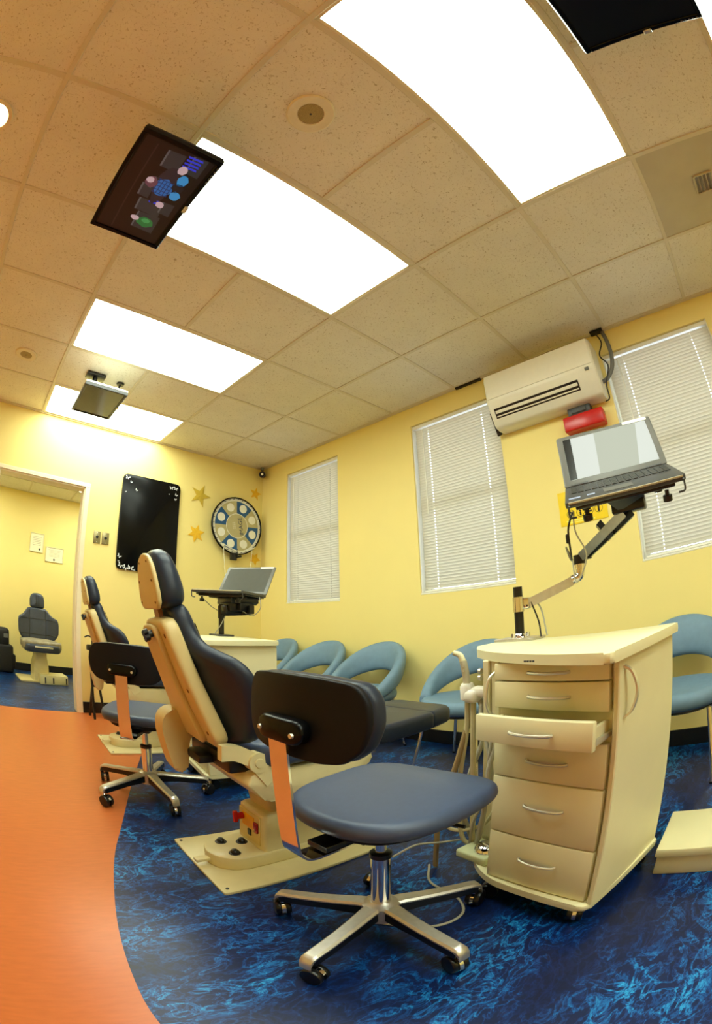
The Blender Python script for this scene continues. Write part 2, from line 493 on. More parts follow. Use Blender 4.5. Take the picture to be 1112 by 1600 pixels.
def far_grid(bm):
    for i in range(7): box(bm, (RX0 + 0.2 + i * T, (RY0 + RY1) / 2, RH + 0.003), (0.022, RY1 - RY0, 0.006))
    for j in range(4): box(bm, ((RX0 + RX1) / 2, RY1 - j * T, RH + 0.003), (RX1 - RX0, 0.022, 0.006))
part('grid', M_TBAR, cf, far_grid, False)

# ceiling: deck, lay-in tiles, runners
ceil = struct('ceiling', M_TBAR, lambda bm: box(bm, ((XL + WX) / 2, (YF + WY) / 2, H + 0.075), (WX - XL, WY - YF, 0.03)), 'suspended ceiling of fissured beige tiles in a metal grid')
LIGHTS = [(0, 0), (0, 2), (0, 4), (0, 6), (0, 8), (0, 10)]           # (i, j) of 2x4 ft troffers
taken = {(-0 + i + a, j) for i, j in LIGHTS for a in (0, 1)}
VENT = (2, 7)
for i in range(-4, 4):
    for j in range(0, 12):
        if (i, j) in taken or (i, j) == VENT: continue
        share('tile', tile_me, ceil, (i * T + T / 2, -j * T - T / 2, H + 0.012))
for j in range(12):
    if (1, j) in taken: continue
    part('runner', M_TBAR, ceil, lambda bm, j=j: box(bm, (T, -j * T - T / 2, H + 0.005), (0.024, T - 0.024, 0.01), bevel=0.002, seg=1), False)
for i in (-4, -3, -2, -1, 0, 2, 3, 4):
    part('runner', M_TBAR, ceil, lambda bm, i=i: box(bm, (min(i * T, WX - 0.012), (YF + WY) / 2, H + 0.005), (0.024, WY - YF, 0.01), bevel=0.002, seg=1), False)
for j in range(0, 13):
    part('runner', M_TBAR, ceil, lambda bm, j=j: box(bm, ((XL + WX) / 2, -j * T, H + 0.0055), (WX - XL, 0.024, 0.009), bevel=0.002, seg=1), False)
struct('trim_1', M_TBAR, lambda bm: (box(bm, (WX - 0.011, (YF + WY) / 2, H - 0.002), (0.022, WY - YF, 0.008)), box(bm, (WX - 0.001, (YF + WY) / 2, H + 0.008), (0.002, WY - YF, 0.022))), 'beige wall angle along the window wall ceiling')
struct('trim_2', M_TBAR, lambda bm: box(bm, ((XL + WX) / 2, WY - 0.011, H - 0.002), (WX - XL, 0.022, 0.008)), 'beige wall angle along the doorway wall ceiling')

LLAB = ['lit ceiling light panel against the doorway wall, behind the small hanging monitor',
        'lit ceiling light panel between the two hanging screens, second from the doorway wall',
        'lit ceiling light panel partly covered by the screen showing a film',
        'lit ceiling light panel beside the round ceiling speaker, fourth from the doorway wall',
        'lit ceiling light panel past the blank black hanging screen',
        'lit ceiling light panel furthest from the doorway wall']
proto = None
for (i, j), lab in zip(LIGHTS, LLAB):
    loc = (i * T + T, -j * T - T / 2, H)
    if proto is None:
        proto = thing('ceiling_light', lab, 'ceiling light', loc, 0, 'fluorescent ceiling panels')
        def fr(bm):
            for sx in (-1, 1): box(bm, (sx * (T - 0.018), 0, 0.008), (0.012, T - 0.024, 0.012))
            for sy in (-1, 1): box(bm, (0, sy * (T / 2 - 0.018), 0.008), (2 * T - 0.024, 0.012, 0.012))
            box(bm, (0, 0, 0.045), (2 * T - 0.03, T - 0.03, 0.006))
        part('frame', M_CREAMTRIM, proto, fr, False)
        part('diffuser', M_PANEL, proto, lambda bm: box(bm, (0, 0, 0.016), (2 * T - 0.045, T - 0.045, 0.006)), False)
    else:
        c = copy_tree(proto); c.location = loc; c['label'] = lab
for k, (i, j) in enumerate(sorted(FAR_FILL)):  # panels out of view, added to brighten the far room
    loc = (RX0 + 0.305 + i * T + 0.2, RY1 - 0.305 - j * T, RH)
    t = thing('ceiling_light', ['square ceiling light in the far room, left of the doorway', 'square ceiling light in the far room, right of the doorway'][k], 'ceiling light', loc, 0, 'far room ceiling lights')
    part('frame', M_CREAMTRIM, t, lambda bm: box(bm, (0, 0, 0.022), (0.59, 0.59, 0.008)), False)
    part('diffuser', M_FILLFAR, t, lambda bm: box(bm, (0, 0, 0.014), (0.56, 0.56, 0.006)), False)

# one seen downlight; the other three are unseen, added to light the walkway
M_SPOT = mat('downlight_bulb', (255, 246, 214), 0.4, emit=SPOT_LIGHT, emit_rgb=(255, 240, 200))
for k, (x, y) in enumerate([(-0.86, -2.78), (-0.86, -5.2), (-1.9, -1.4), (-1.9, -4.0)]):
    t = thing('downlight', ['lit recessed downlight beside the film screen', 'lit recessed downlight over the walkway behind', 'lit recessed downlight by the walkway wall near the doorway', 'lit recessed downlight by the walkway wall'][k], 'downlight', (x, y, H), 0, 'recessed downlights')
    part('trim_ring', M_CREAMTRIM, t, lambda bm: lathe(bm, [(0.075, 0.004), (0.085, -0.002), (0.085, -0.006), (0.066, -0.006), (0.058, 0.003)]), True)
    part('bulb', M_SPOT, t, lambda bm: lathe(bm, [(0.001, -0.002), (0.03, -0.001), (0.052, 0.001), (0.06, 0.004)]), True)

# ceiling speakers
for k, (x, y) in enumerate([(0.28, -3.354), (-0.29, -0.936)]):
    t = thing('ceiling_speaker', ['round beige ceiling speaker between two light panels', 'round beige ceiling speaker near the doorway wall'][k], 'speaker', (x, y, H), 0, 'ceiling speakers')
    part('rim', mat('speaker_rim', (236, 226, 196), 0.5), t, lambda bm: lathe(bm, [(0.088, 0.008), (0.088, 0.0), (0.082, -0.005), (0.05, -0.004), (0.046, 0.002)], 36))
    g = part('grille', mat('speaker_grille', (168, 150, 96), 0.6, vary=0.35, vscale=400), t, lambda bm: lathe(bm, [(0.001, -0.003), (0.025, -0.003), (0.047, -0.001), (0.047, 0.006)], 28))
    part('screw', M_DGREY, g, lambda bm: lathe(bm, [(0.001, -0.006), (0.004, -0.005), (0.005, -0.002)], 10))

# vent tile
t = thing('ceiling_vent', 'flat grey ceiling tile with a small louvred vent', 'vent', (VENT[0] * T + T / 2, -VENT[1] * T - T / 2, H))
M_VENT = mat('grey_vent_tile', (200, 190, 164), 0.5, vary=0.06, vscale=5)
part('panel', M_VENT, t, lambda bm: box(bm, (0, 0, 0.010), (0.594, 0.594, 0.012)), False)
part('grille_frame', M_VENT, t, lambda bm: [box(bm, c, s, bevel=0.002, seg=1) for c, s in (((-0.06, -0.02, 0.0), (0.008, 0.11, 0.012)), ((0.06, -0.02, 0.0), (0.008, 0.11, 0.012)), ((0, 0.035, 0.0), (0.12, 0.008, 0.012)), ((0, -0.075, 0.0), (0.12, 0.008, 0.012)))], False)
for k in range(4):
    part('louvre', mat('vent_louvre', (120, 104, 70), 0.5), t, lambda bm, k=k: box(bm, (0, -0.055 + k * 0.024, 0.0), (0.11, 0.014, 0.003), Matrix.Rotation(0.5, 3, 'X')), False)

# ------------------------------------------------------------------ windows and blinds
BL = ['white venetian blind of the window beside the prize wheel', 'white venetian blind of the window below the end of the air conditioner', 'white venetian blind of the window behind the laptop arm']
slat_me = {}
for k, (ya, yb) in enumerate(WIN):
    w = ya - yb; yc = (ya + yb) / 2; hh = ZT - ZB
    win = bpy.data.objects.new('window_%d' % (k + 1), None); COL.objects.link(win); win.location = (WX, yc, ZB); win.rotation_euler = (0, 0, math.radians(-90))
    tag(win, ['white framed window beside the prize wheel', 'white framed window below the air conditioner end', 'white framed window behind the laptop arm'][k], None, None, 'structure')
    def fr(bm, w=w, hh=hh):
        for sx in (-1, 1): box(bm, (sx * (w / 2 - 0.02), 0.105, hh / 2), (0.04, 0.04, hh), bevel=0.004, seg=1)
        for z in (0.02, hh / 2, hh - 0.02): box(bm, (0, 0.105, z), (w - 0.08, 0.04, 0.04), bevel=0.004, seg=1)
    part('window_frame', M_WHITEPL, win, fr, False)
    for sx in (-1, 1): part('lining', M_WHITEPL, win, lambda bm, sx=sx, w=w, hh=hh: box(bm, (sx * (w / 2 - 0.003), 0.075, hh / 2), (0.006, 0.125, hh - 0.002)), False)
    part('sill', M_WHITEPL, win, lambda bm, w=w: box(bm, (0, 0.07, 0.006), (w, 0.14, 0.012), bevel=0.003, seg=1), False)
    for z0, z1 in ((0.04, hh / 2 - 0.02), (hh / 2 + 0.02, hh - 0.04)):
        part('pane', M_GLASS, win, lambda bm, w=w, z0=z0, z1=z1: box(bm, (0, 0.107, (z0 + z1) / 2), (w - 0.08, 0.004, z1 - z0)), False)
    bl = thing('window_blind', BL[k], 'window blind', (WX, yc, ZB), -90, 'white venetian blinds')
    bw = w - 0.028; off = 0.009
    part('headrail', M_WHITEPL, bl, lambda bm, w=w, hh=hh: box(bm, (0, 0.035, hh - 0.016), (w - 0.006, 0.034, 0.028), bevel=0.003, seg=1), False)
    part('bottom_rail', M_WHITEPL, bl, lambda bm, bw=bw, off=off: box(bm, (off, 0.035, 0.022), (bw, 0.028, 0.012), bevel=0.003, seg=1), False)
    c1, c2 = -bw / 2 + 0.115, bw / 2 - 0.135
    def slat(bm, bw=bw, c1=c1, c2=c2):
        d = 0.0125; hole = 0.0035
        xs = [-bw / 2, c1 - 0.003, c1 + 0.003, c2 - 0.003, c2 + 0.003, bw / 2]; ys = [-d, -hole, hole, d]
        g = [[bm.verts.new((x, y, -0.0016 * (y / d) ** 2)) for y in ys] for x in xs]
        for a in range(5):
            for b in range(3):
                if b == 1 and a in (1, 3): continue
                bm.faces.new((g[a][b], g[a + 1][b], g[a + 1][b + 1], g[a][b + 1]))
    so = part('slat', M_SLAT, bl, slat, False); me = so.data
    N = 57; z0 = 0.04; pitch = (hh - 0.04 - z0) / N
    tilt = math.radians(-68)
    so.location = (off, 0.035, z0 + pitch * 0.5); so.rotation_euler = (tilt, 0, 0)
    for q in range(1, N):
        share('slat', me, bl, (off, 0.035 + 0.0006 * math.sin(q * 1.7), z0 + pitch * (q + 0.5)), (tilt + 0.02 * math.sin(q * 2.3), 0, 0))
    for cx in (c1, c2):
        part('cord', M_WHITEPL, bl, lambda bm, cx=cx, hh=hh, off=off: cyl(bm, (cx + off, 0.02, 0.02), (cx + off, 0.02, hh - 0.03), 0.0011, n=6))
    part('wand', M_WHITEPL, bl, lambda bm, bw=bw, hh=hh: cyl(bm, (-bw / 2 + 0.085, 0.012, hh * 0.45), (-bw / 2 + 0.085, 0.014, hh - 0.05), 0.004, n=8))

# ------------------------------------------------------------------ air conditioner
t = thing('air_conditioner', 'cream split air conditioner mounted high between two windows', 'air conditioner', (WX, -3.165, 2.07), -90)
L2 = 0.385
prof = [(0.0, 0.0), (-0.07, -0.004), (-0.115, 0.006), (-0.13, 0.016), (-0.198, 0.152), (-0.20, 0.165), (-0.20, 0.33), (-0.185, 0.352), (-0.16, 0.358), (0.0, 0.358)]
def ac_body(bm):
    ring = [Vector((p[0], p[1])) for p in prof]
    loft(bm, [[V(x, p.x * s, 0.18 + (p.y - 0.18) * s2) for p in ring] for x, s, s2 in ((-L2, 0.96, 0.96), (-L2 + 0.008, 1, 1), (L2 - 0.008, 1, 1), (L2, 0.96, 0.96))])
part('body', M_ACW, t, ac_body, True, 30)
part('front_panel', M_ACW, t, lambda bm: box(bm, (0, -0.202, 0.262), (0.75, 0.006, 0.17), bevel=0.003), False)
RL = Matrix.Rotation(math.radians(26.6), 3, 'X')
def slope(k, n): return (-0.198 + 0.447 * k - 0.894 * n, 0.152 - 0.894 * k - 0.447 * n)
part('air_outlet', M_BLACK, t, lambda bm: box(bm, (-0.05, *slope(0.075, 0.0)), (0.60, 0.006, 0.066), RL, bevel=0.002, seg=1), False)
for k, hgt in ((0.067, 0.020), (0.0955, 0.008)):
    part('louvre', M_ACW, t, lambda bm, k=k, hgt=hgt: box(bm, (-0.05, *slope(k, 0.004)), (0.585, 0.006, hgt), RL, bevel=0.002, seg=1), False)
part('indicator', M_GREY, t, lambda bm: box(bm, (0.33, -0.2, 0.152), (0.028, 0.006, 0.02), bevel=0.002, seg=1), False)
part('side_bracket', M_BLACK, t, lambda bm: (box(bm, (-L2 - 0.02, -0.05, 0.25), (0.035, 0.10, 0.21), bevel=0.004), box(bm, (-L2 - 0.015, -0.07, 0.06), (0.02, 0.05, 0.16), Matrix.Rotation(0.5, 3, 'X'), bevel=0.004)), False)  # black blocks standing for the shadow gap at the unit's left end
part('ceiling_slot', M_BLACK, t, lambda bm: box(bm, (-0.60, -0.014, 0.463), (0.22, 0.02, 0.014)), False)
part('ceiling_slot', M_BLACK, t, lambda bm: box(bm, (0.435, -0.03, 0.462), (0.09, 0.045, 0.016)), False)
part('refrigerant_pipe', M_GREY, t, lambda bm: tube(bm, [(0.47, -0.02, 0.46), (0.485, -0.03, 0.38), (0.49, -0.05, 0.27), (0.47, -0.05, 0.18), (0.42, -0.05, 0.12), (0.37, -0.06, 0.10)], 0.014, 10))
part('power_cord', M_BLACK, t, lambda bm: tube(bm, [(0.425, -0.04, 0.455), (0.45, -0.06, 0.36), (0.415, -0.075, 0.27), (0.45, -0.07, 0.19), (0.405, -0.065, 0.08), (0.40, -0.06, -0.01), (0.37, -0.05, -0.02)], 0.0045, 8))

# red box on the wall
t = thing('alarm_box', 'glossy red box with black cap fixed to the wall behind the laptop', 'box', (WX, -3.37, 1.92), -90)
part('housing', M_RED, t, lambda bm: box(bm, (0.0, -0.042, 0.05), (0.27, 0.084, 0.095), bevel=0.01, seg=3))
part('cap', M_DGREY, t, lambda bm: (box(bm, (-0.02, -0.035, 0.125), (0.155, 0.07, 0.056), bevel=0.008), box(bm, (-0.02, -0.074, 0.125), (0.10, 0.008, 0.034), bevel=0.003)))

# yellow notice
t = thing('wall_poster', 'bright yellow notice with round black pictograms on the wall', 'poster', (WX, -3.245, 1.487), -90)
part('sheet', M_YEL, t, lambda bm: box(bm, (0, -0.002, 0), (0.31, 0.003, 0.207)), False)
for k, x in enumerate((-0.082, -0.019, 0.041, 0.10)):
    def icon(bm, x=x, k=k):
        for a in range(24):
            a0, a1 = 2 * math.pi * a / 24, 2 * math.pi * (a + 1) / 24
            q = [V(x + r * math.cos(b), -0.0042, -0.038 + r * math.sin(b)) for r, b in ((0.026, a0), (0.026, a1), (0.0235, a1), (0.0235, a0))]
            bm.faces.new([bm.verts.new(p) for p in q])
        box(bm, (x, -0.004, -0.046 if k % 2 else -0.044), (0.012 if k % 2 else 0.028, 0.001, 0.022 if k % 2 else 0.01))
        box(bm, (x, -0.004, -0.029), (0.014, 0.001, 0.01), Matrix.Rotation(0.7, 3, 'Y'))
    part('pictogram', M_BLACK, t, icon, False)
part('text_band', mat('pale_yellow_print', (255, 240, 110), 0.4), t, lambda bm: (box(bm, (-0.04, -0.0042, -0.078), (0.15, 0.001, 0.008)), box(bm, (-0.02, -0.0042, -0.09), (0.18, 0.001, 0.006))), False)

# ------------------------------------------------------------------ back wall things
t = thing('wall_board', 'tall glossy black board with white butterfly stickers in its corners', 'board', (1.19, WY, 1.30))
part('panel', M_BLACKGLOSS, t, lambda bm: prism(bm, round_poly([(-0.296, 0), (0.296, 0), (0.296, 0.87), (-0.296, 0.87)], 0.05, 6), -0.022, -0.001, lambda a, b, h: V(a, h, b), 0.004), True, 30)
SP = [(-0.255, 0.835, 1.3), (-0.215, 0.80, 0.7), (-0.26, 0.70, 0.4), (-0.155, 0.735, 0.8), (0.20, 0.825, 1.2), (0.245, 0.825, 1.2), (0.255, 0.765, 0.9), (0.25, 0.72, 0.7), (-0.27, 0.115, 1.2), (-0.275, 0.07, 0.5), (-0.255, 0.035, 1.5), (-0.205, 0.02, 1.6), (-0.155, 0.025, 1.6), (-0.12, 0.008, 0.7), (0.27, 0.10, 1.0), (0.27, 0.06, 0.8), (0.18, 0.76, 0.4)]
M_STICK = mat('white_sticker', (232, 234, 238), 0.4)
for x, z, s in SP:
    def butterfly(bm, x=x, z=z, s=s):
        a = random.uniform(-0.7, 0.7)
        for sg in (-1, 1):
            for pts in (((0.001, 0.0), (0.012, 0.011), (0.014, 0.003), (0.004, -0.001)), ((0.001, -0.001), (0.008, -0.003), (0.010, -0.010), (0.003, -0.008))):
                q = []
                for px, pz in pts:
                    px, pz = px * sg * s * 1.25, pz * s * 1.25
                    q.append(bm.verts.new((x + px * math.cos(a) - pz * math.sin(a), -0.0226, z + px * math.sin(a) + pz * math.cos(a))))
                bm.faces.new(q)
    part('sticker', M_STICK, t, butterfly, False)

M_PLATE = mat('bronze_plate', (150, 140, 100), 0.35, metal=0.6)
for k, x in enumerate((0.70, 0.781)):
    t = thing('switch_plate', ['grey metal switch plate nearest the doorway', 'grey metal switch plate nearest the black board'][k], 'switch', (x, WY, 1.548), 0, 'switch plates by the doorway')
    part('plate', M_PLATE, t, lambda bm: box(bm, (0, -0.004, 0), (0.066, 0.008, 0.106), bevel=0.003))
    part('jack', M_BLACK, t, lambda bm: lathe(bm, [(0.014, 0.006), (0.013, 0.014), (0.001, 0.015)], 16, (0, 0, 0.002), 'y'))
    for z in (0.04, -0.04): part('screw', M_STEEL, t, lambda bm, z=z: lathe(bm, [(0.0045, 0.007), (0.004, 0.01), (0.0005, 0.0105)], 10, (0, 0, z), 'y'))

def star(bm, r, ri, n, rot, th=0.004):
    pts = []
    for k in range(2 * n):
        a = rot + math.pi * k / n; q = r if k % 2 == 0 else ri
        pts.append((q * math.sin(a), q * math.cos(a)))
    a = [bm.verts.new((p[0], -0.0005, p[1])) for p in pts]; b = [bm.verts.new((p[0], -th, p[1])) for p in pts]; c = bm.verts.new((0, -th - 0.004, 0))
    m = len(a); bm.faces.new(a)
    for k in range(m):
        bm.faces.new((a[k], a[(k + 1) % m], b[(k + 1) % m], b[k])); bm.faces.new((b[k], b[(k + 1) % m], c))
for x, z, r, ri, n, rot, m, lab in ((1.715, 2.115, 0.118, 0.045, 5, 0.32, M_GOLD, 'large olive gold star on the wall beside the prize wheel'),
                               (1.694, 1.735, 0.092, 0.045, 6, 0.25, M_GOLD2, 'gold six pointed star below the large olive star'),
                               (2.366, 2.255, 0.072, 0.032, 5, 0.2, M_GOLD2, 'small gold star above the prize wheel near the corner'),
                               (2.376, 1.56, 0.07, 0.036, 5, 0.5, M_GOLD2, 'small amber star below the prize wheel near the corner')):
    tag(part('wall_star', m, None, lambda bm, r=r, ri=ri, n=n, rot=rot: star(bm, r, ri, n, rot), False), lab, 'star', 'gold stars on the wall').location = (x, WY, z)

# prize wheel
WR = 0.292
t = thing('prize_wheel', 'round prize wheel with blue and tan sections hung in the corner', 'prize wheel', (2.105, WY, 1.857))
yo = 0.075
def ring_y(bm, prof, n=48): lathe(bm, prof, n, (0, -yo, 0), 'y')
part('rim', M_BLACKGLOSS, t, lambda bm: ring_lathe(bm, [(WR - 0.012, 0.0), (WR, 0.0), (WR, 0.014), (WR - 0.004, 0.018), (WR - 0.012, 0.018)], 48, (0, -yo, 0)), True, 50)
part('backing', M_BLACK, t, lambda bm: ring_y(bm, [(0.001, -0.014), (WR - 0.01, -0.012), (WR - 0.004, -0.002), (WR - 0.01, 0.001), (0.001, 0.001)]))
part('border', M_WHITEPRINT, t, lambda bm: ring_lathe(bm, [(0.10, 0.001), (WR - 0.011, 0.001), (WR - 0.011, 0.005), (0.10, 0.005)], 48, (0, -yo, 0)))
for k in range(8):
    a0 = math.radians(92.5 - k * 45); a1 = a0 - math.radians(45)
    def seg(bm, a0=a0, a1=a1):
        ri, ro, n = 0.122, 0.252, 6
        g = []
        for s in range(n + 1):
            a = a0 + (a1 - a0) * s / n
            g.append([bm.verts.new((r * math.cos(a), -yo - 0.0062, r * math.sin(a))) for r in (ri, ro)])
        for s in range(n): bm.faces.new((g[s][0], g[s][1], g[s + 1][1], g[s + 1][0]))
    part('section', M_TANPRINT if k % 2 else M_BLUEPRINT, t, seg, False)
    am = (a0 + a1) / 2
    part('prize_label', M_WHITEPRINT, t, lambda bm, am=am: lathe(bm, [(0.043, 0.006), (0.043, 0.0078), (0.001, 0.008)], 24, (0.195 * math.cos(am), -yo, 0.195 * math.sin(am)), 'y'))
hub = part('hub', M_TANPRINT, t, lambda bm: lathe(bm, [(0.122, 0.006), (0.122, 0.0085), (0.001, 0.009)], 40, (0, -yo, 0), 'y'))
part('hub_ring', M_WHITEPRINT, t, lambda bm: ring_lathe(bm, [(0.120, 0.0085), (0.126, 0.0085), (0.126, 0.0095), (0.120, 0.0095)], 40, (0, -yo, 0)))
TA = math.radians(100)
def txt(s, size, dx, dz):
    def f(bm): text_mesh(bm, s, size, lambda a, b, h: V(dx + a * math.cos(TA) - b * math.sin(TA), -yo - 0.0098 - h, dz + a * math.sin(TA) + b * math.cos(TA)))
    return f
part('lettering', mat('navy_print', (30, 50, 82), 0.4), hub, txt('IMAGE', 0.062, 0.045, 0.0), False)
def small(bm):
    for r in range(3):
        for c in range(4):
            a = (c - 1.5) * 0.018; b = 0.012 * (1 - r)
            box(bm, (-0.035 + a * math.cos(TA) - b * math.sin(TA), -yo - 0.0098, a * math.sin(TA) + b * math.cos(TA)), (0.004, 0.0006, 0.011))
part('small_print', M_WHITEPRINT, hub, small, False)
def pegs(bm):
    for k in range(32):
        a = 2 * math.pi * k / 32
        c = V((WR - 0.022) * math.cos(a), -yo - 0.005, (WR - 0.022) * math.sin(a)); cyl(bm, c, c + V(0, -0.022, 0), 0.003, n=6)
tag(part('pegs', M_BLACK, t, pegs), kind='stuff')
part('pointer', M_BLACK, t, lambda bm: (box(bm, (-0.03, -yo - 0.005, -WR - 0.02), (0.07, 0.03, 0.075), bevel=0.006), box(bm, (0.0, -yo - 0.028, -WR + 0.01), (0.008, 0.008, 0.09), bevel=0.002), cyl(bm, (0.01, -yo, -WR - 0.02), (0.04, -yo - 0.01, -WR - 0.012), 0.008, n=10), cyl(bm, (0.04, -yo - 0.03, -WR - 0.012), (0.04, -yo + 0.02, -WR - 0.012), 0.012, n=12)))
part('wall_mount', M_BLACK, t, lambda bm: cyl(bm, (0, 0, 0), (0, -yo + 0.012, 0), 0.02))
part('lower_mount', M_BLACK, t, lambda bm: box(bm, (-0.01, -0.03, -WR + 0.03), (0.02, 0.055, 0.12)))
# bead garland draped on the wheel
t = thing('bead_garland', 'pale bead garland draped over the lower rim of the prize wheel', 'garland', (2.105, WY, 1.857))
def beads(bm):
    def run(p, q, sag, n):
        for k in range(n):
            u = k / (n - 1); c = Vector(p).lerp(Vector(q), u); c.z -= sag * 4 * u * (1 - u)
            tmp = bmesh.new(); bmesh.ops.create_icosphere(tmp, subdivisions=1, radius=0.0055); bmesh.ops.translate(tmp, vec=c, verts=tmp.verts); join(bm, tmp)
    run((-0.165, -yo - 0.035, -0.20), (0.20, -yo - 0.035, -0.20), 0.055, 36)
    run((-0.165, -yo - 0.035, -0.20), (-0.13, -yo - 0.03, -0.50), 0.0, 26)
    run((0.17, -yo - 0.035, -0.22), (0.155, -yo - 0.03, -0.43), 0.0, 18)
part('beads', mat('pearl_beads', (248, 244, 214), 0.3), t, beads)
part('string', M_WHITEPL, t, lambda bm: (tube(bm, [(-0.165, -yo - 0.035, -0.20), (0.02, -yo - 0.035, -0.255), (0.20, -yo - 0.035, -0.20)], 0.0012, 6), tube(bm, [(-0.165, -yo - 0.035, -0.20), (-0.13, -yo - 0.03, -0.50)], 0.0012, 6, False), tube(bm, [(0.17, -yo - 0.035, -0.22), (0.155, -yo - 0.03, -0.43)], 0.0012, 6, False)))

# security camera in the corner
t = thing('security_camera', 'small dark dome camera mounted in the ceiling corner', 'camera', (2.40, -0.045, H - 0.004))
part('bracket', M_GREY, t, lambda bm: cyl(bm, (0, 0, 0), (0, 0, -0.035), 0.02, 0.014, 14))
part('body', mat('camera_body', (52, 40, 42), 0.35), t, lambda bm: (cyl(bm, (0.02, 0.02, -0.075), (-0.03, -0.045, -0.092), 0.032, 0.034, 20)))
part('lens', M_BLACKGLOSS, t, lambda bm: (cyl(bm, (-0.03, -0.045, -0.092), (-0.036, -0.053, -0.094), 0.024, 0.02, 18)))
part('lens_ring', M_STEEL, t, lambda bm: (cyl(bm, (-0.0358, -0.0528, -0.0939), (-0.037, -0.0543, -0.0943), 0.013, 0.012, 18)))

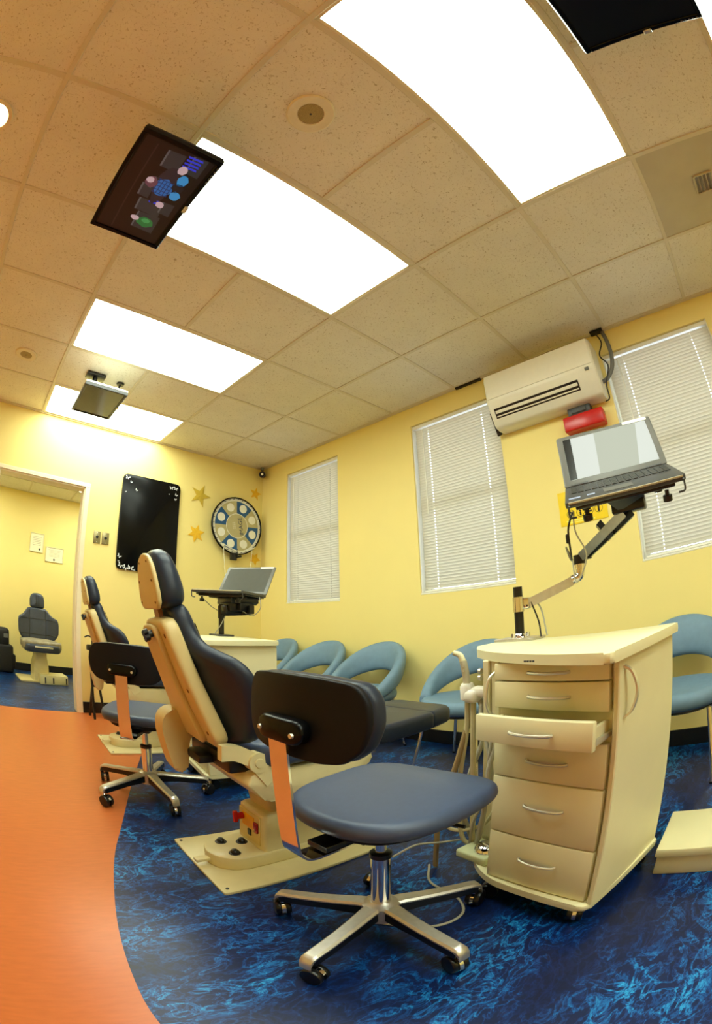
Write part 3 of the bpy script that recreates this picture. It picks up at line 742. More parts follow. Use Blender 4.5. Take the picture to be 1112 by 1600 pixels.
# ------------------------------------------------------------------ hanging monitors
M_SCRBLK = mat('screen_dark', (9, 9, 10), 0.3, spec=0.3)
def monitor(label, cx, cy, z, W, D, rz, film, silver=False, mx=0.0, my=-0.02):
    """screen faces straight down; local x = across, local +y = lower bezel side"""
    t = thing('hanging_monitor', label, 'monitor', (cx, cy, z), rz, 'ceiling monitors')
    bz = 0.018
    M_F = M_WHITEPL if silver else M_BLACK
    def fr(bm):
        for sx in (-1, 1): box(bm, (sx * (W / 2 - bz / 2), 0, 0.012), (bz, D, 0.024), bevel=0.003, seg=1)
        for sy in (-1, 1): box(bm, (0, sy * (D / 2 - bz / 2), 0.012), (W - 2 * bz, bz, 0.024), bevel=0.003, seg=1)
    part('bezel', M_BLACKGLOSS if not silver else M_DGREY, t, fr, False)
    part('back_cover', M_F, t, lambda bm: (box(bm, (0, 0, 0.03), (W - 0.004, D - 0.004, 0.016), bevel=0.004, seg=1), box(bm, (0, 0, 0.045), (W * 0.6, D * 0.6, 0.022), bevel=0.01)), False)
    s = part('screen', M_SCREENOFF if silver else M_SCRBLK, t, lambda bm: box(bm, (0, 0, 0.009), (W - 2 * bz + 0.002, D - 2 * bz + 0.002, 0.006)), False)
    part('badge', M_STEEL, t, lambda bm: (box(bm, (0.0, D / 2 - 0.004, -0.001), (0.034, 0.016, 0.006), bevel=0.002, seg=1)), False)
    part('button_strip', M_GREY, t, lambda bm: [box(bm, (W / 2 - 0.03 - k * 0.018, D / 2 - 0.006, -0.001), (0.008, 0.004, 0.003)) for k in range(5)], False)
    hz = H - z
    part('ceiling_plate', M_BLACK, t, lambda bm: box(bm, (mx, my, hz - 0.012), (0.10, 0.15, 0.024), bevel=0.008), True)
    part('drop_arm', M_BLACK, t, lambda bm: (cyl(bm, (mx, my, hz - 0.02), (mx, my, 0.06), 0.02, n=16), box(bm, (mx * 0.5, my * 0.5, 0.065), (0.10 + abs(mx), 0.10, 0.03), bevel=0.006), box(bm, (mx, my, 0.10), (0.05, 0.05, 0.06), bevel=0.006)))
    if silver: part('cable_gland', M_BLACK, t, lambda bm: (cyl(bm, (-0.12, 0.166, hz), (-0.12, 0.166, hz - 0.012), 0.032, 0.026, 16), tube(bm, [(-0.12, 0.166, hz - 0.01), (-0.115, 0.15, hz - 0.09), (-0.08, 0.10, 0.055)], 0.007, 8)))
    if film:
        E = lambda nm, c, e=1.0: mat(nm, c, 0.3, emit=e)
        zs = 0.0052
        def poly(nm, c, pts, e=1.0, dz=0.0):
            def f(bm): bm.faces.new([bm.verts.new((x * (W / 2 - bz), y * (D / 2 - bz), zs - dz)) for x, y in pts])
            part('screen_picture', E(nm, c, e), s, f, False)
        def blob(cx_, cy_, rx, ry, n=14, seed=1, wob=0.12):
            rr = random.Random(seed)
            return [(cx_ + rx * (1 + rr.uniform(-wob, wob)) * math.cos(2 * math.pi * k / n), cy_ + ry * (1 + rr.uniform(-wob, wob)) * math.sin(2 * math.pi * k / n)) for k in range(n)]
        # local x axis runs along the wide side of the picture, +y = bottom of the picture
        poly('film_dark', (12, 9, 12), [(-0.98, -0.96), (0.98, -0.96), (0.98, 0.96), (-0.98, 0.96)], 0.25)
        for k, (a, b, c, d_) in enumerate(((-0.78, -0.42, -0.02, 0.66), (-0.40, -0.14, -0.20, 0.55), (-0.10, 0.16, -0.36, -0.02), (0.10, 0.34, -0.16, 0.30), (0.56, 0.88, -0.26, 0.24), (0.62, 0.96, 0.40, 0.80), (-0.30, -0.06, 0.45, 0.80))):
            poly('film_seat', (46, 52, 60), [(a, c + 0.03), (b, c), (b + 0.02, d_), (a - 0.01, d_ + 0.03)], 0.30, 0.0001 + 0.00002 * k)
            poly('film_seat_edge', (84, 92, 104), [(a, c + 0.03), (b, c), (b, c + 0.05), (a, c + 0.08)], 0.30, 0.00016 + 0.00002 * k)
        poly('film_bar', (40, 30, 34), [(-0.95, -0.52), (0.9, -0.60), (0.9, -0.56), (-0.95, -0.48)], 0.4, 0.0001)
        for q in range(4):
            poly('film_blue', (36, 52, 200), [(0.70 + q * 0.065, 0.30), (0.735 + q * 0.065, 0.28), (0.75 + q * 0.065, 0.66), (0.715 + q * 0.065, 0.70)], 0.6, 0.0003)
            if q < 3: poly('film_blue', (36, 52, 200), [(-0.17 + q * 0.06, 0.10), (-0.135 + q * 0.06, 0.08), (-0.125 + q * 0.06, 0.32), (-0.16 + q * 0.06, 0.35)], 0.6, 0.0003)
        poly('film_jacket', (38, 36, 48), blob(0.26, 0.20, 0.40, 0.26, 18, 21), 0.35, 0.00034)
        poly('film_shirt', (30, 92, 164), blob(0.20, 0.22, 0.17, 0.27, seed=2), 0.55, 0.0004)
        for q in range(5):
            poly('film_plaid', (16, 50, 104), [(0.05 + q * 0.07, -0.02), (0.065 + q * 0.07, -0.02), (0.065 + q * 0.07, 0.44), (0.05 + q * 0.07, 0.44)], 0.5, 0.00044)
            poly('film_plaid', (16, 50, 104), [(0.05, 0.0 + q * 0.1), (0.35, 0.0 + q * 0.1), (0.35, 0.025 + q * 0.1), (0.05, 0.025 + q * 0.1)], 0.5, 0.00045)
        poly('film_shirt_light', (44, 130, 196), blob(0.14, 0.62, 0.09, 0.15, seed=3), 0.55, 0.0005)
        poly('film_shirt_light', (44, 130, 196), blob(0.46, 0.56, 0.12, 0.14, seed=4), 0.55, 0.0005)
        poly('film_dark_patch', (26, 26, 34), blob(0.30, 0.56, 0.1, 0.16, seed=14), 0.4, 0.0005)
        poly('film_hair', (92, 62, 78), blob(0.22, -0.16, 0.11, 0.17, seed=6), 0.45, 0.0006)
        poly('film_skin', (172, 158, 172), blob(0.25, -0.22, 0.06, 0.11, seed=5), 0.55, 0.0007)
        poly('film_skin', (172, 158, 172), blob(0.64, 0.38, 0.09, 0.13, seed=7), 0.6, 0.0006)
        poly('film_skin', (172, 158, 172), blob(-0.14, 0.42, 0.07, 0.12, seed=8), 0.6, 0.0006)
        poly('film_green', (28, 104, 56), blob(-0.60, 0.34, 0.11, 0.26, seed=9), 0.5, 0.0005)
        poly('film_green_light', (52, 140, 84), blob(-0.57, 0.34, 0.05, 0.13, seed=19), 0.5, 0.0006)
        poly('film_skin', (172, 158, 172), blob(-0.58, 0.0, 0.05, 0.13, seed=10), 0.6, 0.0006)
    return t
# local +y must point to world +x (lower bezel side): rz = -90 -> local x = world -y
monitor('black hanging monitor showing a film, facing down from the ceiling', -0.046, -2.876, 2.272, 0.51, 0.312, -90, True)
monitor('blank black hanging monitor overlapping two lit panels above the drawer cart', 0.40, -4.532, 2.33, 0.51, 0.312, -90, False)
monitor('small hanging monitor with pale frame and grey screen near the doorway wall', 0.33, -1.04, 2.285, 0.47, 0.31, -90, False, True, -0.10, -0.044)

# ------------------------------------------------------------------ dental chair
def dental_chair(label, loc, rz):
    t = thing('dental_chair', label, 'dental chair', loc, rz, 'dental chairs in the bay')
    # floor plate and base
    pl = part('floor_plate', M_BEIGE, t, lambda bm: prism(bm, round_poly([(0, -0.225), (0.66, -0.225), (0.66, 0.225), (0, 0.225)], 0.012, 3), 0, 0.012, xyz, 0.002), True, 30)
    for x in (0.022, 0.638):
        for y in (-0.2, 0.2): part('bolt', M_DGREY, pl, lambda bm, x=x, y=y: lathe(bm, [(0.006, 0.012), (0.006, 0.0145), (0.001, 0.015)], 10, (x, y, 0)))
    D = [(0.15 + 0.105 * math.cos(a), 0.105 * math.sin(a)) for a in [math.pi / 2 + math.pi * k / 12 for k in range(13)]] + [(0.56, -0.105), (0.56, 0.105)]
    cov = part('base_cover', M_BEIGE, t, lambda bm: prism(bm, D, 0.011, 0.068, xyz, 0.008), True, 30)
    for x, y in ((0.126, 0.05), (0.195, 0.02), (0.129, -0.055)):
        part('foot_button', M_BLACK, cov, lambda bm, x=x, y=y: lathe(bm, [(0.022, 0.068), (0.02, 0.071), (0.015, 0.072), (0.015, 0.078), (0.010, 0.084), (0.001, 0.086)], 18, (x, y, 0)))
    part('foot_lever', M_BEIGE, cov, lambda bm: box(bm, (0.03, -0.01, 0.038), (0.07, 0.03, 0.014), bevel=0.004))
    def rr(w, u0, u1, v, r=0.02): return [V(p[0], p[1], w) for p in round_poly([(u0, -v), (u1, -v), (u1, v), (u0, v)], r, 4)]
    tw = part('tower', M_BEIGE, t, lambda bm: loft(bm, [rr(0.062, 0.222, 0.50, 0.10), rr(0.15, 0.228, 0.49, 0.096), rr(0.218, 0.234, 0.47, 0.09), rr(0.228, 0.245, 0.46, 0.08)]), True, 40)
    part('control_panel', mat('panel_beige', (214, 196, 130), 0.4), tw, lambda bm: box(bm, (0.227, 0.005, 0.145), (0.005, 0.15, 0.125), Matrix.Rotation(0.06, 3, 'Y'), bevel=0.002), False)
    part('warning_plate', mat('amber_label', (235, 170, 20), 0.4), tw, lambda bm: box(bm, (0.226, 0.01, 0.165), (0.006, 0.085, 0.055), Matrix.Rotation(0.06, 3, 'Y')), False)
    part('stop_knob', M_RED, tw, lambda bm: (cyl(bm, (0.222, 0.045, 0.175), (0.20, 0.045, 0.175), 0.014, 0.014, 16), box(bm, (0.192, 0.045, 0.175), (0.018, 0.014, 0.05), bevel=0.004)))
    part('rocker_switch', mat('red_rocker', (150, 20, 18), 0.25), tw, lambda bm: box(bm, (0.222, -0.05, 0.158), (0.01, 0.024, 0.045), bevel=0.003))
    part('socket', M_BLACK, tw, lambda bm: box(bm, (0.222, 0.0, 0.118), (0.008, 0.022, 0.028), bevel=0.002, seg=1))
    part('lift_arm', mat('beige_shadow_arm', (196, 176, 128), 0.45), t, lambda bm: loft(bm, [rr(0.215, 0.27, 0.47, 0.075), rr(0.30, 0.26, 0.52, 0.085), rr(0.36, 0.24, 0.56, 0.10)]), True, 40)  # arm in a darker beige than the tower
    # seat frame
    SF = [(0.19, 0.335), (0.125, 0.405), (0.15, 0.445), (0.62, 0.445), (0.62, 0.405), (0.48, 0.335)]
    part('seat_frame', M_BEIGE, t, lambda bm: prism(bm, round_poly(SF, 0.012, 3), -0.205, 0.205, lambda a, b, h: V(a, h, b), 0.008), True, 30)
    part('hinge_block', M_BLACK, t, lambda bm: (box(bm, (0.13, 0, 0.465), (0.08, 0.32, 0.06), bevel=0.012), box(bm, (0.08, 0.02, 0.455), (0.08, 0.12, 0.03), bevel=0.006)))
    so = round_poly([(0.17, -0.235), (0.68, -0.225), (0.68, 0.225), (0.17, 0.235)], 0.07, 6)
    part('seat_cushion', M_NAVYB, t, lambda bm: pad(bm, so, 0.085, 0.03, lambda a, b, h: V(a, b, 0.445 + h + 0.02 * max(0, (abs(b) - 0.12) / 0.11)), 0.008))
    lo = round_poly([(0.66, -0.21), (0.98, -0.20), (0.98, 0.20), (0.66, 0.21)], 0.03, 4)
    part('leg_rest', M_NAVY, t, lambda bm: pad(bm, lo, 0.075, 0.02, lambda a, b, h: V(a, b, 0.452 + h), 0.005))
    fo = round_poly([(0.96, -0.20), (1.13, -0.175), (1.13, 0.175), (0.96, 0.20)], [0.02, 0.06, 0.06, 0.02], 5)
    part('foot_pad', M_NAVY, t, lambda bm: pad(bm, fo, 0.078, 0.026, lambda a, b, h: V(a, b, 0.45 + h), 0.004))
    part('leg_rest_frame', M_BEIGE, t, lambda bm: box(bm, (0.86, 0, 0.44), (0.46, 0.22, 0.03), bevel=0.006))
    # backrest
    d = V(-0.359, 0, 0.933); nf = V(0.933, 0, 0.359); B = V(0.06, 0, 0.53)
    def bk(v, s, n): return B + d * s + nf * n + V(0, v, 0)
    sh = [(0, -0.01), (0.14, -0.01), (0.155, 0.02), (0.15, 0.10), (0.13, 0.22), (0.115, 0.34), (0.108, 0.39), (0.09, 0.41), (0, 0.415)]
    shell = part('back_shell', M_BEIGED, t, lambda bm: pad(bm, resample(sym(sh), 60), 0.05, 0.016, lambda a, b, h: bk(-a, b, 0.05 - h), 0.002), True, 60)
    rp = [(0, 0.0), (0.105, 0.0), (0.11, 0.03), (0.09, 0.12), (0.078, 0.24), (0.075, 0.375), (0.06, 0.397), (0, 0.40)]
    part('back_spine', M_BEIGED, shell, lambda bm: pad(bm, resample(sym(rp), 50), 0.022, 0.010, lambda a, b, h: bk(-a + 0.022, b, -h + 0.004), 0.0), True, 60)
    for v, s in ((-0.09, 0.365), (-0.11, 0.19), (-0.125, 0.045), (0.09, 0.365), (0.11, 0.19)):
        part('screw_hole', mat('brown_recess', (110, 64, 26), 0.6), shell, lambda bm, v=v, s=s: pad(bm, [(v + 0.006 * math.cos(a * 0.6283), s + 0.007 * math.sin(a * 0.6283)) for a in range(10)], 0.003, 0.001, lambda a, b, h: bk(a, b, 0.001 - h)))
    ch = [(0, -0.03), (0.12, -0.03), (0.205, -0.015), (0.24, 0.04), (0.262, 0.12), (0.268, 0.18), (0.258, 0.225), (0.23, 0.262), (0.185, 0.288), (0.14, 0.312), (0.112, 0.345), (0.10, 0.39), (0.095, 0.425), (0.065, 0.445), (0, 0.45)]
    def wing(v): return 0.088 * max(0.0, (abs(v) - 0.09) / 0.19) ** 1.6
    co = smooth_loop(resample(sym(ch), 90), 1)
    part('back_cushion', M_NAVY, t, lambda bm: pad(bm, co, 0.062, 0.026, lambda a, b, h: bk(a, b, 0.046 + h * (1 - 0.25 * min(1, abs(a) / 0.28)) + wing(a)), 0.006, True, (0.85, 0.7, 0.5, 0.3)), True, 60)
    def seamline(bm):
        for sgn in (-1, 1): tube(bm, [bk(sgn * 0.075, 0.37, 0.110), bk(sgn * 0.08, 0.26, 0.111), bk(sgn * 0.085, 0.10, 0.111), bk(sgn * 0.085, 0.01, 0.109)], 0.0022, 6)
        for s, k in ((0.27, 0.6), (0.06, 0.85)): tube(bm, [bk(v * k, s, 0.108 + wing(v * k) - 0.015 * abs(v * k) / 0.28) for v in (-0.22, -0.16, -0.1, 0, 0.1, 0.16, 0.22)], 0.0022, 6)
    part('seam', M_BLACK, t, seamline)
    # hinge brackets
    for sg in (-1, 1):
        y = sg * 0.19
        def br(bm, y=y, sg=sg):
            ribbon(bm, [(0.05, y, 0.525), (0.10, y, 0.52), (0.165, y, 0.485)], (0, 1, 0), 0.03, 0.05)
            cyl(bm, (0.167, y - sg * 0.018, 0.483), (0.167, y + sg * 0.024, 0.483), 0.034, 0.034, 24)
            ribbon(bm, [(0.167, y + sg * 0.006, 0.483), (0.215, y + sg * 0.006, 0.415)], (0, 1, 0), 0.028, 0.062, False)
        bo = part('hinge_bracket', M_BEIGE, t, br)
        part('pivot_cap', M_BEIGE, bo, lambda bm, y=y, sg=sg: cyl(bm, (0.167, y + sg * 0.02, 0.483), (0.167, y + sg * 0.028, 0.483), 0.017, 0.015, 20))
    SA = round_poly([(0.075, 0.60), (0.0, 0.615), (-0.038, 0.59), (-0.046, 0.54), (-0.03, 0.46), (-0.006, 0.375), (0.035, 0.375), (0.045, 0.44), (0.05, 0.50), (0.08, 0.53)], 0.05, 6)
    part('side_arm', M_BEIGED, t, lambda bm: prism(bm, SA, 0.06, 0.15, lambda a, b, h: V(a, h, b), 0.014), True, 40)
    # headrest
    d2 = V(-0.2, 0, 0.98).normalized(); n2 = V(0.98, 0, 0.2).normalized(); B2 = V(-0.088, 0, 0.952)
    def hd(v, s, n): return B2 + d2 * s + n2 * n + V(0, v + 0.012, 0)
    hp = [(0, -0.004), (0.078, -0.004), (0.102, 0.012), (0.106, 0.045), (0.098, 0.09), (0.083, 0.13), (0.058, 0.158), (0.028, 0.17), (0, 0.173)]
    hc = [(v * 1.06, s * 1.07 - 0.002) for v, s in hp]
    hpan = part('headrest_panel', M_BEIGED, t, lambda bm: pad(bm, resample(sym(hp), 48), 0.016, 0.007, lambda a, b, h: hd(-a, b, 0.012 - h), 0.001), True, 60)
    for v, s in ((-0.045, 0.145), (0.045, 0.145), (-0.075, 0.085), (0.075, 0.085), (-0.082, 0.018), (0.082, 0.018)):
        part('screw_hole', MATS['brown_recess'], hpan, lambda bm, v=v, s=s: pad(bm, [(v + 0.004 * math.cos(a * 0.6283), s + 0.004 * math.sin(a * 0.6283)) for a in range(10)], 0.002, 0.0008, lambda a, b, h: hd(a, b, -0.004 - h)))
    part('headrest_cushion', M_NAVY, t, lambda bm: pad(bm, smooth_loop(resample(sym(hc), 56), 1), 0.082, 0.034, lambda a, b, h: hd(a, b, 0.010 + h - 0.12 * max(0, b - 0.06) * (h / 0.09)), 0.012), True, 60)
    part('headrest_post', mat('brown_post', (150, 96, 52), 0.4), t, lambda bm: ribbon(bm, [hd(0, 0.02, 0.02), hd(0, -0.05, 0.025), bk(0, 0.36, 0.02)], (0, 1, 0), 0.05, 0.014, False))
    kb = part('adjustment_knob', M_BLACK, t, lambda bm: (cyl(bm, bk(-0.02, 0.375, -0.012), bk(-0.02, 0.375, -0.034), 0.012, n=14), [cyl(bm, bk(-0.02 + 0.012 * math.cos(a), 0.375 + 0.012 * math.sin(a), -0.032), bk(-0.02 + 0.012 * math.cos(a), 0.375 + 0.012 * math.sin(a), -0.046), 0.011, 0.010, 12) for a in (0.5, 2.07, 3.64, 5.21)]))
    return t
ch1 = dental_chair('navy and beige dental chair beside the open-drawer cart', (0.3945, -2.61, 0), -4.5)
ch2 = copy_tree(ch1); ch2.location = (0.522, -0.955, 0); ch2.rotation_euler = (0, 0, math.radians(-2.8)); ch2['label'] = 'navy and beige dental chair standing next to the doorway frame'

# dental chair in the far room, facing the door
def far_chair():
    t = thing('exam_chair', 'worn navy exam chair on a beige pedestal in the far room', 'exam chair', (0.36, 1.52, 0), -84)
    part('floor_plate', M_BEIGE, t, lambda bm: box(bm, (-0.08, -0.14, 0.01), (0.42, 0.26, 0.02), bevel=0.004))
    part('motor_box', M_CREAM, t, lambda bm: box(bm, (0.10, 0.13, 0.055), (0.24, 0.34, 0.11), bevel=0.01))
    for y in (0.02, 0.12, 0.28): part('box_trim', M_DGREY, t, lambda bm, y=y: box(bm, (0.223, y, 0.05), (0.006, 0.016, 0.07)))
    part('pedestal', M_BEIGE, t, lambda bm: loft(bm, [[V(p[0], p[1], w) for p in round_poly([(u - a, -b), (u + a, -b), (u + a, b), (u - a, b)], 0.02, 3)] for u, a, b, w in ((0.0, 0.11, 0.10, 0.02), (0.0, 0.10, 0.095, 0.20), (0.02, 0.08, 0.075, 0.30), (0.02, 0.08, 0.075, 0.40))]), True, 40)
    so = round_poly([(-0.17, -0.22), (0.24, -0.24), (0.24, 0.24), (-0.17, 0.22)], 0.05, 5)
    part('seat_cushion', mat('worn_tan_vinyl', (150, 142, 120), 0.5, vary=0.3, vscale=14), t, lambda bm: pad(bm, so, 0.10, 0.03, lambda a, b, h: V(a, b, 0.385 + h), 0.012))
    fo = round_poly([(0.17, -0.235), (0.29, -0.2), (0.29, 0.2), (0.17, 0.235)], 0.04, 4)
    part('seat_front', M_NAVYF, t, lambda bm: pad(bm, fo, 0.085, 0.03, lambda a, b, h: V(a, b, 0.365 + h), 0.004))
    part('seat_trim', M_STEEL, t, lambda bm: box(bm, (0.292, 0, 0.425), (0.006, 0.22, 0.02), bevel=0.002))
    part('seat_pan', M_BEIGE, t, lambda bm: box(bm, (0.03, 0, 0.375), (0.38, 0.40, 0.04), bevel=0.015))
    def bk(v, s, n): return V(-0.13 - 0.18 * s + n, v, 0.46 + s * 0.985)
    ch = [(0, 0), (0.16, 0.0), (0.215, 0.03), (0.255, 0.10), (0.26, 0.22), (0.25, 0.275), (0.19, 0.30), (0.15, 0.345), (0.12, 0.385), (0, 0.395)]
    part('back_cushion', M_NAVYF, t, lambda bm: pad(bm, smooth_loop(resample(sym(ch), 80), 1), 0.07, 0.025, lambda a, b, h: bk(a, b, h + 0.09 * max(0, (abs(a) - 0.1) / 0.16) ** 1.6), 0.004), True, 60)
    def seamline(bm):
        for sgn in (-1, 1): tube(bm, [bk(sgn * 0.105, s, 0.074) for s in (0.36, 0.25, 0.12, 0.02)], 0.004, 6)
        for s in (0.26, 0.08): tube(bm, [bk(v, s, 0.074 + 0.09 * max(0, (abs(v) - 0.1) / 0.16) ** 1.6) for v in (-0.22, -0.16, -0.1, 0, 0.1, 0.16, 0.22)], 0.004, 6)
    part('seam', M_BLACK, t, seamline)
    hp = [(0, 0.39), (0.085, 0.39), (0.095, 0.41), (0.095, 0.49), (0.082, 0.535), (0.05, 0.56), (0, 0.567)]
    hr = part('headrest', M_NAVYF, t, lambda bm: pad(bm, smooth_loop(resample(sym(hp), 50), 1), 0.075, 0.03, lambda a, b, h: bk(a, b, h), 0.008), True, 60)
    for v in (-0.016, 0.016): part('seam', M_BLACK, hr, lambda bm, v=v: tube(bm, [bk(v, 0.40, 0.083), bk(v, 0.47, 0.085), bk(v, 0.54, 0.082)], 0.003, 6))
    return t
far_chair()

# ------------------------------------------------------------------ stools
def caster(parent, x, y, ang, r=0.030):
    ca, sa = math.cos(ang), math.sin(ang); ax = V(-sa, ca, 0)
    def wh(bm):
        c = V(x, y, r) + V(ca, sa, 0) * 0.012
        for s in (-1, 1):
            rings = []
            for rr, h in ((0.2, 0.006), (0.95, 0.006), (1.0, 0.009), (1.0, 0.018), (0.92, 0.022), (0.2, 0.023)):
                xx, yy = V(ca, sa, 0), V(0, 0, 1)
                rings.append([c + ax * (s * h) + (xx * math.cos(2 * math.pi * k / 20) + yy * math.sin(2 * math.pi * k / 20)) * r * rr for k in range(20)])
            loft(bm, rings)
    w = part('caster', M_BLACK, parent, wh)
    def hood(bm):
        c = V(x, y, r) + V(ca, sa, 0) * 0.012
        rings = []
        for k in range(9):
            a = math.radians(-20 + k * 22); dd = V(ca, sa, 0) * math.cos(a) * -1 + V(0, 0, 1) * math.sin(a)
            rings.append([c + dd * (r + 0.0015) + ax * 0.0055, c + dd * (r + 0.0015) - ax * 0.0055, c + dd * (r - 0.004) - ax * 0.0055, c + dd * (r - 0.004) + ax * 0.0055])
        loft(bm, rings)
        cyl(bm, (x, y, r + 0.005), (x, y, r * 2 + 0.012), 0.006, n=10)
    part('hood', M_CHROME, w, hood)

def stool(label, loc, rz, leg0, drop, vinyl):
    t = thing('operator_stool', label, 'stool', loc, rz, 'rolling stools with backrest')
    for k in range(5):
        a = math.radians(leg0 - rz + 72 * k); ca, sa = math.cos(a), math.sin(a); lat = V(-sa, ca, 0)
        def leg(bm, ca=ca, sa=sa, lat=lat):
            rad = V(ca, sa, 0); rings = []
            for r, z1, w, th in ((0.02, 0.125, 0.052, 0.006), (0.06, 0.125, 0.048, 0.005), (0.15, 0.114, 0.042, 0.005), (0.27, 0.10, 0.038, 0.005), (0.287, 0.096, 0.037, 0.008), (0.297, 0.086, 0.035, 0.012), (0.300, 0.068, 0.034, 0.008)):
                p = rad * r + V(0, 0, z1)
                rings.append([p + lat * w / 2, p + lat * (w / 2 - 0.006) + V(0, 0, 0.006), p - lat * (w / 2 - 0.006) + V(0, 0, 0.006), p - lat * w / 2, p - lat * w / 2 - V(0, 0, th), p + lat * w / 2 - V(0, 0, th)])
            loft(bm, rings)
        lg = part('leg', M_ALU, t, leg, True, 40)
        part('leg_underside', M_BLACK, lg, lambda bm, ca=ca, sa=sa, lat=lat: ribbon(bm, [V(ca, sa, 0) * 0.04 + V(0, 0, 0.103), V(ca, sa, 0) * 0.15 + V(0, 0, 0.099), V(ca, sa, 0) * 0.285 + V(0, 0, 0.082)], lat, lambda q: 0.044 - 0.009 * q, lambda q: 0.034 - 0.008 * q, False))
        caster(t, 0.283 * ca, 0.283 * sa, a + [0.6, 2.4, -0.9, 1.7, 2.9][k])
    part('hub', M_ALU, t, lambda bm: lathe(bm, [(0.02, 0.07), (0.05, 0.075), (0.05, 0.128), (0.034, 0.136), (0.03, 0.14)], 28))
    part('column', M_CHROME, t, lambda bm: lathe(bm, [(0.026, 0.135), (0.026, 0.30 - drop), (0.024, 0.302 - drop)], 28))
    part('collar', M_BLACK, t, lambda bm: lathe(bm, [(0.026, 0.298 - drop), (0.0285, 0.30 - drop), (0.0285, 0.314 - drop), (0.018, 0.318 - drop)], 28))
    part('piston', M_CHROME, t, lambda bm: cyl(bm, (0, 0, 0.31 - drop), (0, 0, 0.43 - drop), 0.015))
    z0 = 0.43 - drop
    part('mechanism', M_BLACK, t, lambda bm: (box(bm, (-0.02, 0, z0 - 0.012), (0.20, 0.12, 0.024), bevel=0.004), box(bm, (-0.12, 0, z0 - 0.016), (0.16, 0.062, 0.016), bevel=0.003)))
    part('lift_lever', M_BLACK, t, lambda bm: tube(bm, [(0.05, -0.05, z0 - 0.012), (0.07, -0.14, z0 - 0.016), (0.075, -0.19, z0 - 0.018)], 0.005, 8))
    so = round_poly([(-0.205, -0.06), (-0.165, -0.15), (-0.06, -0.205), (0.13, -0.222), (0.24, -0.20), (0.252, -0.10), (0.252, 0.10), (0.24, 0.20), (0.13, 0.222), (-0.06, 0.205), (-0.165, 0.15), (-0.205, 0.06)], 0.06, 6)
    part('seat_pan', M_BLACKSHELL, t, lambda bm: pad(bm, [p * 0.8 for p in so], 0.024, 0.008, lambda a, b, h: V(a, b, z0 - 0.002 + h), 0))
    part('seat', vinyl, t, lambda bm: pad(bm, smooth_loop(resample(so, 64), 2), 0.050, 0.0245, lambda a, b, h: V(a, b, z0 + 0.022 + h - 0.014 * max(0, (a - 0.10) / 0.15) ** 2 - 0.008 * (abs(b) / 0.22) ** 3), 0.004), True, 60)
    # back support bar
    part('back_bar', M_CHROME, t, lambda bm: ribbon(bm, [(-0.06, 0, z0 - 0.03), (-0.17, 0, z0 - 0.031), (-0.23, 0, z0 - 0.030), (-0.258, 0, z0 - 0.012), (-0.268, 0, z0 + 0.03), (-0.276, 0, z0 + 0.15), (-0.284, 0, z0 + 0.285)], (0, 1, 0), 0.056, 0.005), True, 50)
    def bp(v, h, n): return V(-0.256 + n + 0.036 * (v / 0.2) ** 2 + 0.006 * (h / 0.1), v, z0 + 0.311 + h * 0.86)
    half = [(v * 0.9, h) for v, h in ((0, -0.098), (0.09, -0.097), (0.15, -0.088), (0.187, -0.055), (0.203, 0.0), (0.198, 0.055), (0.172, 0.09), (0.09, 0.10), (0, 0.102))]
    ol = smooth_loop(resample(sym(half), 72), 1)
    part('back_shell', M_BLACKSHELL, t, lambda bm: pad(bm, ol, 0.016, 0.006, lambda a, b, h: bp(a, b, 0.016 - h), 0), True, 60)
    part('backrest', M_NAVY, t, lambda bm: pad(bm, [p * 1.0 for p in ol], 0.042, 0.018, lambda a, b, h: bp(a, b, 0.015 + h), 0.004), True, 60)
    brk = part('back_bracket', M_BLACKGLOSS, t, lambda bm: pad(bm, round_poly([(-0.068, -0.03), (0.068, -0.03), (0.068, 0.03), (-0.068, 0.03)], 0.03, 5), 0.034, 0.012, lambda a, b, h: bp(a, b - 0.026, 0.002 - h), 0.002), True, 60)
    for v in (-0.05, 0.05): part('screw', M_STEEL, brk, lambda bm, v=v: cyl(bm, bp(v, -0.03, -0.030), bp(v, -0.03, -0.0365), 0.006, 0.005, 12))
    return t
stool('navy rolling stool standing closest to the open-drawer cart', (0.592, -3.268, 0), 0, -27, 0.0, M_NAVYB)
stool('navy rolling stool on the orange floor edge behind the dental chair', (0.52, -1.87, 0), 53, -16, 0.035, M_NAVYB)

